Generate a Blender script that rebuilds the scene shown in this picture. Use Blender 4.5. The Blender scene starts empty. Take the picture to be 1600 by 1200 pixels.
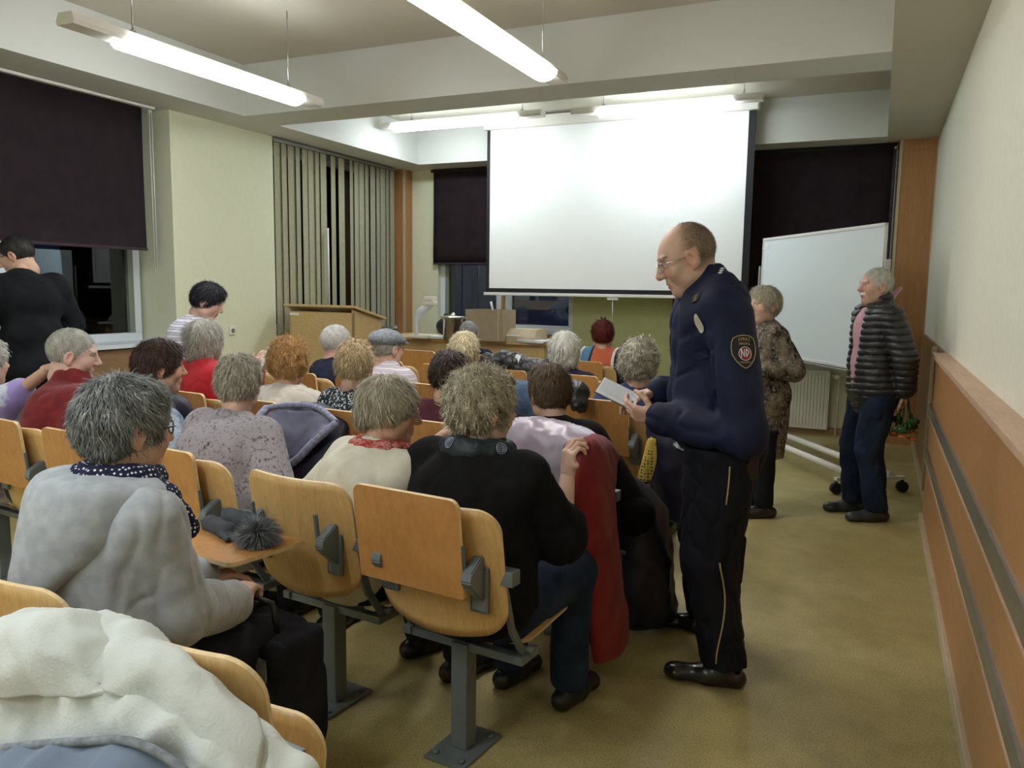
import bpy, bmesh, math, random
import numpy as np
from mathutils import Vector, Matrix, Euler
random.seed(7); RNG = np.random.default_rng(7)
SC = bpy.context.scene
COL = SC.collection
PI = math.pi
R = math.radians

# ------------------------------------------------------------------ objects
def link(o, parent=None):
    COL.objects.link(o)
    if parent is not None: o.parent = parent
    return o
def tag(o, label, cat, group=None):
    o['label'] = label; o['category'] = cat
    if group: o['group'] = group
    return o
def empty(name, loc=(0,0,0), rz=0.0):
    o = bpy.data.objects.new(name, None); o.empty_display_size = .1
    o.location = loc; o.rotation_euler = (0,0,rz)
    return link(o)
def mesh_obj(name, me, mat=None, parent=None, loc=None, rz=0.0):
    o = bpy.data.objects.new(name, me)
    if mat is not None and len(me.materials) == 0:
        me.materials.append(mat)
    if loc is not None: o.location = loc
    if rz: o.rotation_euler = (0,0,rz)
    return link(o, parent)
def copy_tree(o, parent=None):
    c = o.copy(); COL.objects.link(c); c.parent = parent
    for ch in o.children: copy_tree(ch, c)
    return c

# ------------------------------------------------------------------ polygon builder
class MB:
    def __init__(s): s.bm = bmesh.new()
    def box(s, lo, hi, rot=None, mi=0, bev=0):
        lo = Vector(lo); hi = Vector(hi); c = (lo+hi)/2; d = hi-lo
        r = bmesh.ops.create_cube(s.bm, size=1.0)
        M = Matrix.Translation(c) @ (rot.to_4x4() if rot is not None else Matrix.Identity(4)) @ Matrix.Diagonal((abs(d.x),abs(d.y),abs(d.z),1))
        bmesh.ops.transform(s.bm, matrix=M, verts=r['verts'])
        fs = set(f for v in r['verts'] for f in v.link_faces)
        for f in fs: f.material_index = mi
        if bev:
            es = list(set(e for v in r['verts'] for e in v.link_edges))
            bmesh.ops.bevel(s.bm, geom=es, offset=bev, segments=2, affect='EDGES', profile=.6)
        return s
    def tube(s, pts, r, n=10, mi=0, cap=True):
        pts = [Vector(p) for p in pts]; rr = r if isinstance(r,(list,tuple)) else [r]*len(pts)
        rings = []; nrm = None
        for i,p in enumerate(pts):
            t = (pts[min(i+1,len(pts)-1)]-pts[max(i-1,0)]).normalized()
            if nrm is None:
                a = Vector((0,0,1)) if abs(t.z)<.9 else Vector((1,0,0))
                nrm = t.cross(a).normalized()
            else:
                nrm = (nrm - t*nrm.dot(t)).normalized()
            b = t.cross(nrm)
            rings.append([s.bm.verts.new(p+(nrm*math.cos(2*PI*k/n)+b*math.sin(2*PI*k/n))*rr[i]) for k in range(n)])
        for A,B in zip(rings,rings[1:]):
            for k in range(n):
                f = s.bm.faces.new((A[k],A[(k+1)%n],B[(k+1)%n],B[k])); f.smooth=True; f.material_index=mi
        if cap:
            f=s.bm.faces.new(rings[0][::-1]); f.material_index=mi
            f=s.bm.faces.new(rings[-1]); f.material_index=mi
        return s
    def bar(s, a, b, w, h, mi=0, up=(0,0,1)):
        a=Vector(a); b=Vector(b); t=(b-a).normalized(); u=Vector(up)
        x=t.cross(u).normalized(); z=x.cross(t)
        vs=[]
        for p in (a,b):
            for sx,sz in ((-1,-1),(1,-1),(1,1),(-1,1)):
                vs.append(s.bm.verts.new(p+x*w/2*sx+z*h/2*sz))
        for q in ((0,3,2,1),(4,5,6,7),(0,1,5,4),(1,2,6,5),(2,3,7,6),(3,0,4,7)):
            f=s.bm.faces.new([vs[i] for i in q]); f.material_index=mi
        return s
    def prism(s, pts, axis, d0, d1, mi=0):
        def P(p,d):
            return {'X':(d,p[0],p[1]),'Y':(p[0],d,p[1]),'Z':(p[0],p[1],d)}[axis]
        A=[s.bm.verts.new(P(p,d0)) for p in pts]; B=[s.bm.verts.new(P(p,d1)) for p in pts]
        n=len(pts)
        fs=[s.bm.faces.new(A[::-1]), s.bm.faces.new(B)]
        for i in range(n): fs.append(s.bm.faces.new((A[i],A[(i+1)%n],B[(i+1)%n],B[i])))
        for f in fs: f.material_index=mi
        bmesh.ops.recalc_face_normals(s.bm, faces=fs)
        return s
    def lathe(s, prof, c=(0,0,0), n=24, mi=0):
        rings=[]
        for (r,z) in prof:
            rings.append([s.bm.verts.new((c[0]+r*math.cos(2*PI*k/n),c[1]+r*math.sin(2*PI*k/n),c[2]+z)) for k in range(n)])
        for A,B in zip(rings,rings[1:]):
            for k in range(n):
                f=s.bm.faces.new((A[k],A[(k+1)%n],B[(k+1)%n],B[k])); f.smooth=True; f.material_index=mi
        s.bm.faces.new(rings[0][::-1]).material_index=mi; s.bm.faces.new(rings[-1]).material_index=mi
        return s
    def ball(s, c, r, n=12, mi=0, sc=(1,1,1)):
        q=bmesh.ops.create_uvsphere(s.bm, u_segments=n, v_segments=n//2+2, radius=r)
        bmesh.ops.transform(s.bm, matrix=Matrix.Translation(c)@Matrix.Diagonal((*sc,1)), verts=q['verts'])
        for f in set(f for v in q['verts'] for f in v.link_faces): f.smooth=True; f.material_index=mi
        return s
    def mesh(s, name, recalc=False):
        if recalc: bmesh.ops.recalc_face_normals(s.bm, faces=s.bm.faces[:])
        me=bpy.data.meshes.new(name); s.bm.to_mesh(me); s.bm.free(); return me
    def build(s, name, mat, parent=None, loc=None, rz=0.0, recalc=False):
        me = s.mesh(name, recalc)
        for m in (mat if isinstance(mat,(list,tuple)) else [mat]): me.materials.append(m)
        return mesh_obj(name, me, None, parent, loc, rz)
def struct(o): o['kind']='structure'; return o

def np_mesh(name, V, F, mat=None, cols=None, smooth=True, matidx=None):
    me=bpy.data.meshes.new(name); V=np.asarray(V,np.float32); F=np.asarray(F,np.int32)
    me.vertices.add(len(V)); me.vertices.foreach_set('co',V.ravel())
    me.loops.add(F.size); me.loops.foreach_set('vertex_index',F.ravel())
    me.polygons.add(len(F)); me.polygons.foreach_set('loop_start',np.arange(0,F.size,F.shape[1],dtype=np.int32))
    me.update(calc_edges=True)
    if smooth: me.polygons.foreach_set('use_smooth',np.ones(len(F),bool))
    if matidx is not None: me.polygons.foreach_set('material_index',np.asarray(matidx,np.int32))
    if cols is not None:
        a=me.color_attributes.new('Col','FLOAT_COLOR','POINT')
        c=np.ones((len(V),4),np.float32); c[:,:3]=cols; a.data.foreach_set('color',c.ravel())
    if mat is not None:
        for m in (mat if isinstance(mat,(list,tuple)) else [mat]): me.materials.append(m)
    return me

# ------------------------------------------------------------------ materials
class NT:
    def __init__(s,name):
        s.m=bpy.data.materials.new(name); s.m.use_nodes=True; s.t=s.m.node_tree; s.n=s.t.nodes; s.l=s.t.links
        s.b=s.n['Principled BSDF']
    def new(s,ty,**kw):
        x=s.n.new(ty)
        for k,v in kw.items():
            if k in x.inputs: x.inputs[k].default_value=v
            else: setattr(x,k,v)
        return x
    def coords(s,scale=(1,1,1),kind='Object',rot=(0,0,0)):
        tc=s.n.new('ShaderNodeTexCoord'); mp=s.n.new('ShaderNodeMapping')
        mp.inputs['Scale'].default_value=scale; mp.inputs['Rotation'].default_value=rot
        s.l.new(tc.outputs[kind],mp.inputs[0]); return mp.outputs[0]
    def noise(s,vec,sc,det=3,rough=.5,dist=0):
        x=s.new('ShaderNodeTexNoise'); x.inputs['Scale'].default_value=sc; x.inputs['Detail'].default_value=det
        x.inputs['Roughness'].default_value=rough; x.inputs['Distortion'].default_value=dist
        s.l.new(vec,x.inputs['Vector']); return x.outputs['Fac']
    def ramp(s,fac,stops,interp='LINEAR'):
        x=s.n.new('ShaderNodeValToRGB'); e=x.color_ramp.elements; x.color_ramp.interpolation=interp
        while len(e)<len(stops): e.new(.5)
        for i,(p,c) in enumerate(stops): e[i].position=p; e[i].color=(*c,1) if len(c)==3 else c
        s.l.new(fac,x.inputs[0]); return x.outputs[0]
    def mix(s,fac,a,b,mode='MIX'):
        x=s.n.new('ShaderNodeMix'); x.data_type='RGBA'; x.blend_type=mode
        for i,v in ((0,fac),(6,a),(7,b)):
            if hasattr(v,'is_output'): s.l.new(v,x.inputs[i])
            else: x.inputs[i].default_value = v if i==0 else (*v,1)
        return x.outputs[2]
    def base(s,c):
        if hasattr(c,'is_output'): s.l.new(c,s.b.inputs['Base Color'])
        else: s.b.inputs['Base Color'].default_value=(*c,1)
    def bump(s,h,st=.3,d=.01):
        x=s.n.new('ShaderNodeBump'); x.inputs['Strength'].default_value=st; x.inputs['Distance'].default_value=d
        s.l.new(h,x.inputs['Height']); s.l.new(x.outputs[0],s.b.inputs['Normal'])
    def set(s,**kw):
        for k,v in kw.items(): s.b.inputs[k].default_value=v
        return s
def plain(name,c,rough=.6,metal=0,spec=.5,bump=0,bs=60,var=.0):
    t=NT(name); t.set(Roughness=rough,Metallic=metal); t.b.inputs['Specular IOR Level'].default_value=spec
    v=t.coords()
    if var:
        f=t.noise(v,bs*.2,4)
        t.base(t.ramp(f,[(.3,tuple(x*(1-var) for x in c)),(.7,tuple(min(1,x*(1+var)) for x in c))]))
    else: t.base(c)
    if bump: t.bump(t.noise(v,bs,4),bump,.004)
    return t.m
def wood(name,c1,c2,scale=(14,14,1.2),rough=.4,rings=True,spec=.5,extra=None):
    t=NT(name); t.set(Roughness=rough); t.b.inputs['Specular IOR Level'].default_value=spec
    v=t.coords(scale); f=t.noise(v,2.2,5,.6,.9)
    v2=t.coords(tuple(x*6 for x in scale)); g=t.noise(v2,2.5,3,.6)
    a=t.ramp(f,[(.3,c1),(.7,c2)])
    b=t.mix(.35,a,t.ramp(g,[(.35,tuple(x*.72 for x in c1)),(.65,c2)]))
    if extra:
        e=t.noise(t.coords((1,1,1)),extra[0],3,.5)
        b=t.mix(t.ramp(e,[(extra[1],(0,0,0)),(extra[1]+.05,(1,1,1))]),b,extra[2])
    t.base(b); t.bump(g,.08,.002); return t.m
def fabric(name,c1,c2=None,sc=8,rough=.92,weave=400,bump=.25,stops=(.35,.65)):
    t=NT(name); t.set(Roughness=rough); t.b.inputs['Specular IOR Level'].default_value=.2
    try: t.b.inputs['Sheen Weight'].default_value=.15 if max(c1)>.1 else 0.
    except Exception: pass
    v=t.coords(); c2=c2 or tuple(x*.85 for x in c1)
    t.base(t.ramp(t.noise(v,sc,4),[(stops[0],c2),(stops[1],c1)]))
    t.bump(t.noise(v,weave,2),bump,.002); return t.m
M={}
M['wall']=plain('wall_paint',(.74,.75,.56),.75,bump=.05,bs=120,spec=.25,var=.02)
M['wallR']=plain('wall_paint_right',(.80,.79,.67),.7,bump=.05,bs=120,spec=.25,var=.03)
M['pier']=plain('pier_paint',(.56,.60,.32),.8,spec=.2,var=.03)
M['ceil']=plain('ceiling_paint',(.60,.57,.48),.85,bump=.04,bs=80,spec=.2)
M['coffer']=plain('soffit_paint',(.69,.71,.68),.8,spec=.2)
def floor_mat():
    t=NT('floor_lino'); t.set(Roughness=.42); t.b.inputs['Specular IOR Level'].default_value=.35
    v=t.coords(); big=t.noise(v,1.1,5,.6,.4); mid=t.noise(v,6,4,.6); sp=t.noise(v,150,2,.7)
    a=t.ramp(big,[(.3,(.38,.31,.12)),(.5,(.48,.405,.175)),(.72,(.55,.48,.245))])
    b=t.mix(t.ramp(mid,[(.4,(0,0,0)),(.75,(.35,.35,.35))]),a,(.20,.17,.07))
    c=t.mix(t.ramp(sp,[(.47,(0,0,0)),(.62,(.42,.42,.42))]),b,(.09,.075,.03))
    t.base(c); t.bump(sp,.08,.002); return t.m
M['floor']=floor_mat()
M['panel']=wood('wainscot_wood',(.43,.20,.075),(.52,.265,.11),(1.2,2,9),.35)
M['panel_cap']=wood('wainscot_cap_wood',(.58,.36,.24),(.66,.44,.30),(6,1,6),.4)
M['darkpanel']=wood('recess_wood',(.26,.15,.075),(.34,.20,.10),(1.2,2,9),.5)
M['column']=wood('column_wood',(.40,.19,.07),(.50,.25,.10),(9,9,.8),.4)
M['beech']=wood('beech_plywood',(.55,.34,.125),(.68,.45,.19),(9,9,1.1),.32)
M['beech_desk']=wood('desk_plywood',(.47,.22,.065),(.57,.29,.095),(3,3,1.5),.3)
M['beech_edge']=plain('plywood_edge',(.78,.60,.34),.5,var=.1,bs=200)
M['table']=wood('table_wood',(.55,.38,.17),(.66,.47,.23),(2,9,9),.4)
M['skirt']=wood('skirting_wood',(.50,.40,.26),(.60,.50,.34),(6,1,6),.45)
M['alu']=plain('brushed_aluminium',(.36,.35,.33),.33,.85,bump=.03,bs=90,var=.05)
M['cast']=plain('grey_painted_metal',(.17,.20,.215),.38,.25,var=.08,bs=60)
M['steel']=plain('steel',(.55,.55,.55),.25,1)
M['chrome']=plain('chrome',(.75,.75,.75),.12,1)
M['black']=plain('black_plastic',(.012,.012,.014),.4)
M['rubber']=plain('black_rubber',(.015,.015,.015),.75)
M['white']=plain('white_plastic',(.75,.75,.73),.4)
M['lamp_white']=plain('lamp_housing',(.78,.76,.70),.45)
M['frame']=plain('white_window_frame',(.72,.78,.84),.4)
M['gframe']=plain('grey_green_frame',(.22,.26,.21),.4)
M['blind']=fabric('brown_roller_fabric',(.060,.042,.050),(.047,.033,.040),6,weave=500,bump=.1)
M['slat']=fabric('vertical_slat_fabric',(.40,.385,.26),(.355,.34,.225),20,weave=300,bump=.1)
M['screen_b']=plain('screen_border',(.012,.012,.015),.8)
M['screen']=plain('screen_white',(.93,.95,.95),.75,spec=.1)
M['board']=plain('whiteboard_surface',(.72,.80,.84),.22,spec=.5)
M['cardboard']=plain('cardboard',(.36,.29,.20),.8,var=.08)
M['radiator']=plain('radiator_enamel',(.70,.70,.60),.35)
M['paper']=plain('white_paper',(.78,.82,.86),.7)
M['glass_dark']=None
def glass():
    t=NT('window_glass'); n=t.n; l=t.l
    n.remove(t.b); tr=n.new('ShaderNodeBsdfTransparent'); tr.inputs[0].default_value=(.82,.86,.86,1)
    gl=n.new('ShaderNodeBsdfGlossy'); gl.inputs['Roughness'].default_value=.01; gl.inputs[0].default_value=(.9,.95,1,1)
    fr=n.new('ShaderNodeFresnel'); fr.inputs[0].default_value=1.7
    mx=n.new('ShaderNodeMixShader'); l.new(fr.outputs[0],mx.inputs[0]); l.new(tr.outputs[0],mx.inputs[1]); l.new(gl.outputs[0],mx.inputs[2])
    l.new(mx.outputs[0],n['Material Output'].inputs[0]); return t.m
M['glass']=glass()
def emis(name,c,s):
    t=NT(name); t.base((.9,.9,.9)); t.b.inputs['Emission Color'].default_value=(*c,1); t.b.inputs['Emission Strength'].default_value=s; return t.m
M['tube']=emis('fluorescent_diffuser',(.93,.975,1.0),13.2)
M['tube_far']=emis('fluorescent_diffuser_far',(.86,.95,1.0),12.5)
M['tube_warm']=emis('fluorescent_diffuser_warm',(1.0,.955,.91),15)
def vcol(name,rough=.5,spec=.35,sss=0,bump=0,bs=300):
    t=NT(name); a=t.n.new('ShaderNodeAttribute'); a.attribute_name='Col'
    t.l.new(a.outputs['Color'],t.b.inputs['Base Color']); t.set(Roughness=rough); t.b.inputs['Specular IOR Level'].default_value=spec
    if sss:
        t.b.inputs['Subsurface Weight'].default_value=sss; t.b.inputs['Subsurface Radius'].default_value=(.012,.005,.003); t.b.inputs['Subsurface Scale'].default_value=1
    if bump: t.bump(t.noise(t.coords(),bs,3),bump,.001)
    return t.m
M['skin']=vcol('skin',.5,.35,0,.15,260)
M['hair']=vcol('hair_strands',.55,.3)

# ------------------------------------------------------------------ room
XL,XR,XW,YB,YF,ZB,ZC = -5.61,.425,.35,-4.5,9.1,2.975,3.41
struct(MB().box((-6.3,YB,-.06),(.6,9.4,0)).build('floor',M['floor']))
# main ceiling slab and the low soffit grid around two coffers
struct(MB().box((-6.3,YB,ZC),(.6,9.4,ZC+.1)).build('ceiling',M['ceil']))
XC0,XC1=-5.18,-.02
struct(MB().box((XC1,YB,ZB),(.6,9.4,ZC)).build('trim_1',M['ceil']))            # soffit along the right wall
struct(MB().box((-6.3,YB,ZB),(XC0,9.4,ZC)).build('trim_2',M['coffer']))         # soffit along the window wall
struct(MB().box((XC0,5.58,ZB),(XC1,6.02,ZC)).build('trim_3',M['coffer']))       # cross beam between the coffers
struct(MB().box((XC0,8.507,ZB),(XC1,9.4,ZC)).build('trim_4',M['coffer']))       # front soffit
struct(MB().box((XC0,YB,ZB),(XC1,-3.2,ZC)).build('trim_5',M['coffer']))
# right wall
struct(MB().box((XR,YB,0),(XR+.15,9.4,ZC)).build('wall_right',M['wallR']))
w=MB(); w.box((XW,YB,.06),(XR,5.78,1.115)); struct(w.build('trim_6',M['panel']))
struct(MB().box((XW-.018,YB,1.10),(XR,5.78,1.128),bev=.004).build('trim_7',M['panel_cap']))
for i,(z0,z1) in enumerate(((.725,.80),(.435,.50))):
    t=MB(); t.box((XW-.012,YB,z0),(XW+.01,5.76,z1),bev=.003); struct(t.build('trim_%d'%(8+i),M['alu']))
    t=MB(); t.box((XW-.014,YB,z0-.014),(XW+.01,5.765,z0),bev=.002); struct(t.build('trim_%d'%(10+i),M['panel_cap']))
t=MB(); t.box((XW-.02,YB,0),(XR,5.80,.062),bev=.006); struct(t.build('baseboard_right',M['skirt']))
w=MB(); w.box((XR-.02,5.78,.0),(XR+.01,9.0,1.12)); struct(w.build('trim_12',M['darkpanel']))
t=MB(); t.box((XR-.045,5.80,0),(XR,9.0,.05)); t.box((XR-.05,6.5,.05),(XR-.02,6.56,1.12)); struct(t.build('baseboard_right_far',M['skirt']))
# back wall
struct(MB().box((-6.3,YB-.15,0),(.6,YB,ZC)).build('wall_back',M['wall']))
# left (window) wall: sill wall, piers
WX=-6.02
def wl(name,x0,x1,y0,y1,z0,z1,m='wall'): return struct(MB().box((x0,y0,z0),(x1,y1,z1)).build(name,M[m]))
wl('wall_left',-6.3,XL,5.14,6.42,0,ZB)
wl('wall_left_near_pier',-6.3,XL,.2,1.4,0,ZB)
wl('wall_left_back',-6.3,XL,YB,-1.5,0,ZB)
wl('wall_left_sill_wall',-6.3,WX+.04,1.4,5.14,0,.97)
wl('wall_left_sill_wall_far',-6.3,WX+.04,6.42,8.76,0,.97)
wl('wall_left_sill_wall_back',-6.3,WX+.04,-1.5,.2,0,.97)
wl('trim_13',-6.06,-5.66,1.4,5.14,.962,.995,'frame')
wl('trim_14',-6.06,-5.66,6.42,8.76,.962,.995,'frame')
wl('trim_15',-5.76,-5.70,1.4,5.14,.0,.95,'darkpanel')
def window_x(name,x,y0,y1,z0,z1,nm):
    o=empty(name,(x,y0,z0)); o['kind']='structure'
    f=MB(); L=y1-y0; H=z1-z0; w_=.075
    for (a,b,c,d) in ((0,0,L,w_),(0,H-w_,L,H),(0,w_,w_,H-w_),(L-w_,w_,L,H-w_)): f.box((-.03,a,b),(.03,c,d),bev=.006)
    for k in range(1,nm): y=L*k/nm; f.box((-.03,y-.06,w_),(.03,y+.06,H-w_),bev=.006)
    f.build('window_frame',M['frame'],o)
    g=MB(); g.box((-.005,w_,w_),(.005,L-w_,H-w_)); g.build('glass_pane',M['glass'],o)
    s=MB(); s.box((-.012,L-w_-.055,w_),(.036,L-w_,H-w_)); s.build('sash_edge',M['gframe'],o)
    return o
window_x('window_1',WX,1.4,5.10,.99,ZB,3)
window_x('window_2',WX,6.42,8.74,.99,ZB,2)
window_x('window_3',WX,-1.5,.2,.99,ZB,1)
# front wall
def wf(name,x0,x1,y0,y1,z0,z1,m='wall'): return struct(MB().box((x0,y0,z0),(x1,y1,z1)).build(name,M[m]))
FY=9.05
wf('wall_front',-5.6,.6,FY+.06,9.4,0,.97)
wf('wall_front_left_reveal',-5.9,-5.16,FY-.1,9.4,0,ZB)
wf('wall_front_pier',-3.30,-2.11,FY-.12,9.4,0,ZB,'pier')
wf('wall_front_right_return',.07,.6,FY-.05,9.4,0,ZB)
wf('trim_16',-5.16,-3.30,FY-.16,FY+.06,.955,.985,'frame')
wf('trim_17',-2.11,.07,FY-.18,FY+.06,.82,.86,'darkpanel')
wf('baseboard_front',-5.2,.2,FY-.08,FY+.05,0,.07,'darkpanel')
wf('wall_front_right_apron',-2.11,.07,FY-.02,FY+.06,0,.82,'wall')
def window_y(name,x0,x1,y,z0,z1,muls):
    o=empty(name,(x0,y,z0)); o['kind']='structure'
    f=MB(); L=x1-x0; H=z1-z0; w_=.07
    for (a,b,c,d) in ((0,0,L,w_),(0,H-w_,L,H),(0,w_,w_,H-w_),(L-w_,w_,L,H-w_)): f.box((a,-.03,b),(c,.03,d),bev=.006)
    for (m0,m1) in muls: f.box((m0,-.03,w_),(m1,.03,H-w_),bev=.006)
    f.build('window_frame',M['frame'],o)
    MB().box((w_,-.005,w_),(L-w_,.005,H-w_)).build('glass_pane',M['glass'],o)
    MB().box((w_,-.036,w_),(w_+.05,.01,H-w_)).build('sash_edge',M['gframe'],o)
    if muls:
        m0,m1=muls[0]; MB().box((m0+.075,-.04,w_),(m0+.125,-.03,H-w_)).build('mullion_cover',M['panel'],o)
    return o
window_y('window_4',-5.16,-3.32,FY,.985,ZB,[(.80,1.02)])
window_y('window_5',-2.11,.06,FY,.86,ZB,[(1.0,1.12)])
# timber clad columns in the two front corners
def column(x0,x1,y0,y1,lab):
    o=empty('wood_clad_column',((x0+x1)/2,(y0+y1)/2,0)); hx=(x1-x0)/2; hy=(y1-y0)/2
    MB().box((-hx,-hy,0),(hx,hy,ZB),bev=.004).build('panel_board',M['column'],o)
    b=MB(); b.box((-hx-.006,-hy-.006,0),(-hx+.02,-hy+.02,ZB)); b.box((hx-.02,-hy-.006,0),(hx+.006,-hy+.02,ZB)); b.build('corner_strip',M['skirt'],o)
    o['kind']='structure'; return o
column(-5.74,-5.545,8.76,9.05,'').name='trim_18'
column(.10,.435,8.72,8.98,'').name='trim_19'
MB_=None

# ------------------------------------------------------------------ blinds
def roller_x(x,y0,y1,z0,z1,label):
    o=empty('roller_blind',(x,(y0+y1)/2,z1)); L=y1-y0
    m=MB(); n=24
    vs=[]
    for i in range(n+1):
        for j in range(9):
            y=-L/2+L*i/n; z=-(z1-z0)*j/8
            vs.append(m.bm.verts.new((.004*math.sin(i*.9+j*.5)+.003*math.sin(i*.4),y,z)))
    for i in range(n):
        for j in range(8):
            a=i*9+j; f=m.bm.faces.new((vs[a],vs[a+9],vs[a+10],vs[a+1])); f.smooth=True
    g=bmesh.ops.solidify(m.bm,geom=m.bm.faces[:],thickness=.004)
    m.build('blind_fabric',M['blind'],o)
    MB().box((-.012,-L/2,-(z1-z0)-.012),(.012,L/2,-(z1-z0)+.012),bev=.004).build('bottom_bar',M['blind'],o)
    MB().box((-.045,-L/2-.06,.0),(.045,L/2+.1,.022),bev=.004).build('head_rail',M['lamp_white'],o)
    c=MB(); c.tube([(.03,L/2+.05,0),(.03,L/2+.05,-(z1-z0)-.2)],.0035,6); c.tube([(.03,L/2+.075,0),(.03,L/2+.075,-(z1-z0)-.2)],.0035,6)
    c.ball((.03,L/2+.06,-.02),.014); c.build('pull_cord',M['white'],o)
    return tag(o,label,'blind')
roller_x(-5.66,1.5,4.90,1.785,2.945,'brown roller blind half lowered over the left window behind the bending man')
def roller_y(y,x0,x1,z0,z1,label):
    o=empty('roller_blind',((x0+x1)/2,y,z1)); L=x1-x0; m=MB(); n=24; vs=[]
    for i in range(n+1):
        for j in range(9):
            vs.append(m.bm.verts.new((-L/2+L*i/n,.005*math.sin(i*.7+j*.6)+.003*math.sin(i*.33),-(z1-z0)*j/8)))
    for i in range(n):
        for j in range(8):
            a=i*9+j; f=m.bm.faces.new((vs[a],vs[a+1],vs[a+10],vs[a+9])); f.smooth=True
    bmesh.ops.solidify(m.bm,geom=m.bm.faces[:],thickness=.004)
    m.build('blind_fabric',M['blind'],o)
    MB().box((-L/2,-.012,-(z1-z0)-.012),(L/2,.012,-(z1-z0)+.012),bev=.004).build('bottom_bar',M['blind'],o)
    MB().tube([(-L/2-.03,0,.012),(L/2+.03,0,.012)],.02,12).build('head_rail',M['screen_b'],o)
    c=MB(); c.tube([(L/2+.035,-.02,0),(L/2+.035,-.02,-(z1-z0)-.1)],.003,6); c.ball((L/2+.02,-.02,-.01),.014); c.build('pull_cord',M['white'],o)
    return tag(o,label,'blind')
roller_y(8.90,-5.20,-3.36,1.80,2.94,'brown roller blind left of the projection screen, on the front window')
roller_y(8.86,-2.05,.04,.95,2.935,'dark brown roller blind behind the tilted whiteboard')
# vertical slat blind (every strip is a part)
vb=empty('vertical_blind',(-5.62,7.5,2.93)); tag(vb,'beige vertical slat blind over the far left window','blind')
MB().box((-.035,-1.08,0),(.035,1.10,.035),bev=.004).build('head_rail',M['alu'],vb)
sy=-1.06; k=0
gaps={7:.07,8:.05,9:.09,1:.01,3:.015,13:.02,14:.015}
while sy<1.06:
    ang=R([6,14,4,18,8,5,16][k%7]); wd=.118
    m=MB(); rt=Matrix.Rotation(ang,3,'Z')
    m.box((-.0015,-wd/2,-1.93),(.0015,wd/2,0),bev=0)
    for v in m.bm.verts:
        q=rt@v.co; v.co=q+Vector((0,sy+wd/2,0))
    m.build('slat',M['slat'],vb)
    sy+=wd*.86+gaps.get(k,0); k+=1
MB().tube([(.06,-.28,-.8),(.06,-.27,-1.75)],.012,8).build('control_rod',M['white'],vb)

# ------------------------------------------------------------------ projection screen
ps=empty('projection_screen',(-2.68,8.32,1.43)); tag(ps,'large white projection screen with black borders pulled down at the front','projection screen')
MB().box((-1.50,-.055,1.84),(1.50,.055,1.96),bev=.01).build('screen_case',M['lamp_white'],ps)
m=MB(); m.box((-1.44,-.003,.05),(1.44,.003,1.85)); m.build('screen_surface',M['screen'],ps)
m=MB(); m.box((-1.44,-.006,.02),(1.44,-.003,.07)); m.box((-1.475,-.006,.02),(-1.435,.003,1.85)); m.box((1.405,-.006,.02),(1.475,.003,1.85)); m.build('screen_border',M['screen_b'],ps)
MB().box((-1.50,-.016,-.012),(1.50,.016,.022),bev=.006).build('bottom_bar',M['white'],ps)
m=MB(); m.box((.0,-.01,-.04),(.12,.01,-.012)); m.tube([(.06,0,-.02),(.06,0,-.36)],.003,6); m.build('pull_cord',M['white'],ps)

# ------------------------------------------------------------------ lamps
def lamp(loc,along,L,lit0,lit1,mat,label,wires,group=None):
    """fluorescent fitting; local x is the long axis"""
    o=empty('fluorescent_lamp',loc,0 if along=='X' else PI/2)
    h=MB(); prof=[(-.07,.0),(-.052,.042),(.052,.042),(.07,.0),(.06,-.02),(-.06,-.02)]
    h.prism(prof,'X',-L/2,L/2); h.build('lamp_housing',M['lamp_white'],o)
    d=MB(); n=8; pr=[(.086*math.cos(PI+PI*i/n),.004+.062*math.sin(PI+PI*i/n)) for i in range(n+1)]
    d.prism(pr,'X',lit0,lit1); d.build('diffuser',M[mat],o)
    for (x,zt) in wires:
        c=MB(); c.tube([(x,0,.04),(x,0,zt-loc[2])],.0045,6); c.box((x-.012,-.012,.04),(x+.012,.012,.07)); c.build('suspension_wire',M['steel'],o)
    return tag(o,label,'ceiling lamp',group)
lamp((-3.9,3.94,2.84),'Y',2.03,-.68,.78,'tube','lit fluorescent lamp hanging over the left half of the seats',[(-.6,ZC),(.70,ZC)])
lamp((-1.98,3.97,2.84),'Y',2.03,-.85,.78,'tube_warm','brightest fluorescent lamp hanging nearest the middle of the ceiling',[(-.6,ZC),(.74,ZC)])
lamp((-4.15,7.66,3.25),'X',1.9,-.82,.68,'tube_far','shorter looking lit lamp in the far coffer left of the screen case',[(-.6,ZC),(.72,ZC)])
lamp((-1.99,7.74,3.25),'X',1.84,-.64,.65,'tube_far','lit fluorescent lamp directly in front of the projection screen case',[(-.6,ZC),(.75,ZC)])
for (x,y) in ((-3.9,.3),(-1.98,.3),(-3.9,-2.2),(-1.98,-2.2)):
    lamp((x,y,2.84),'Y',2.03,-.78,.78,'tube','fluorescent lamp hanging over the rear of the hall',[(-.7,ZC),(.7,ZC)],'lamps over the rear rows')
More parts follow.
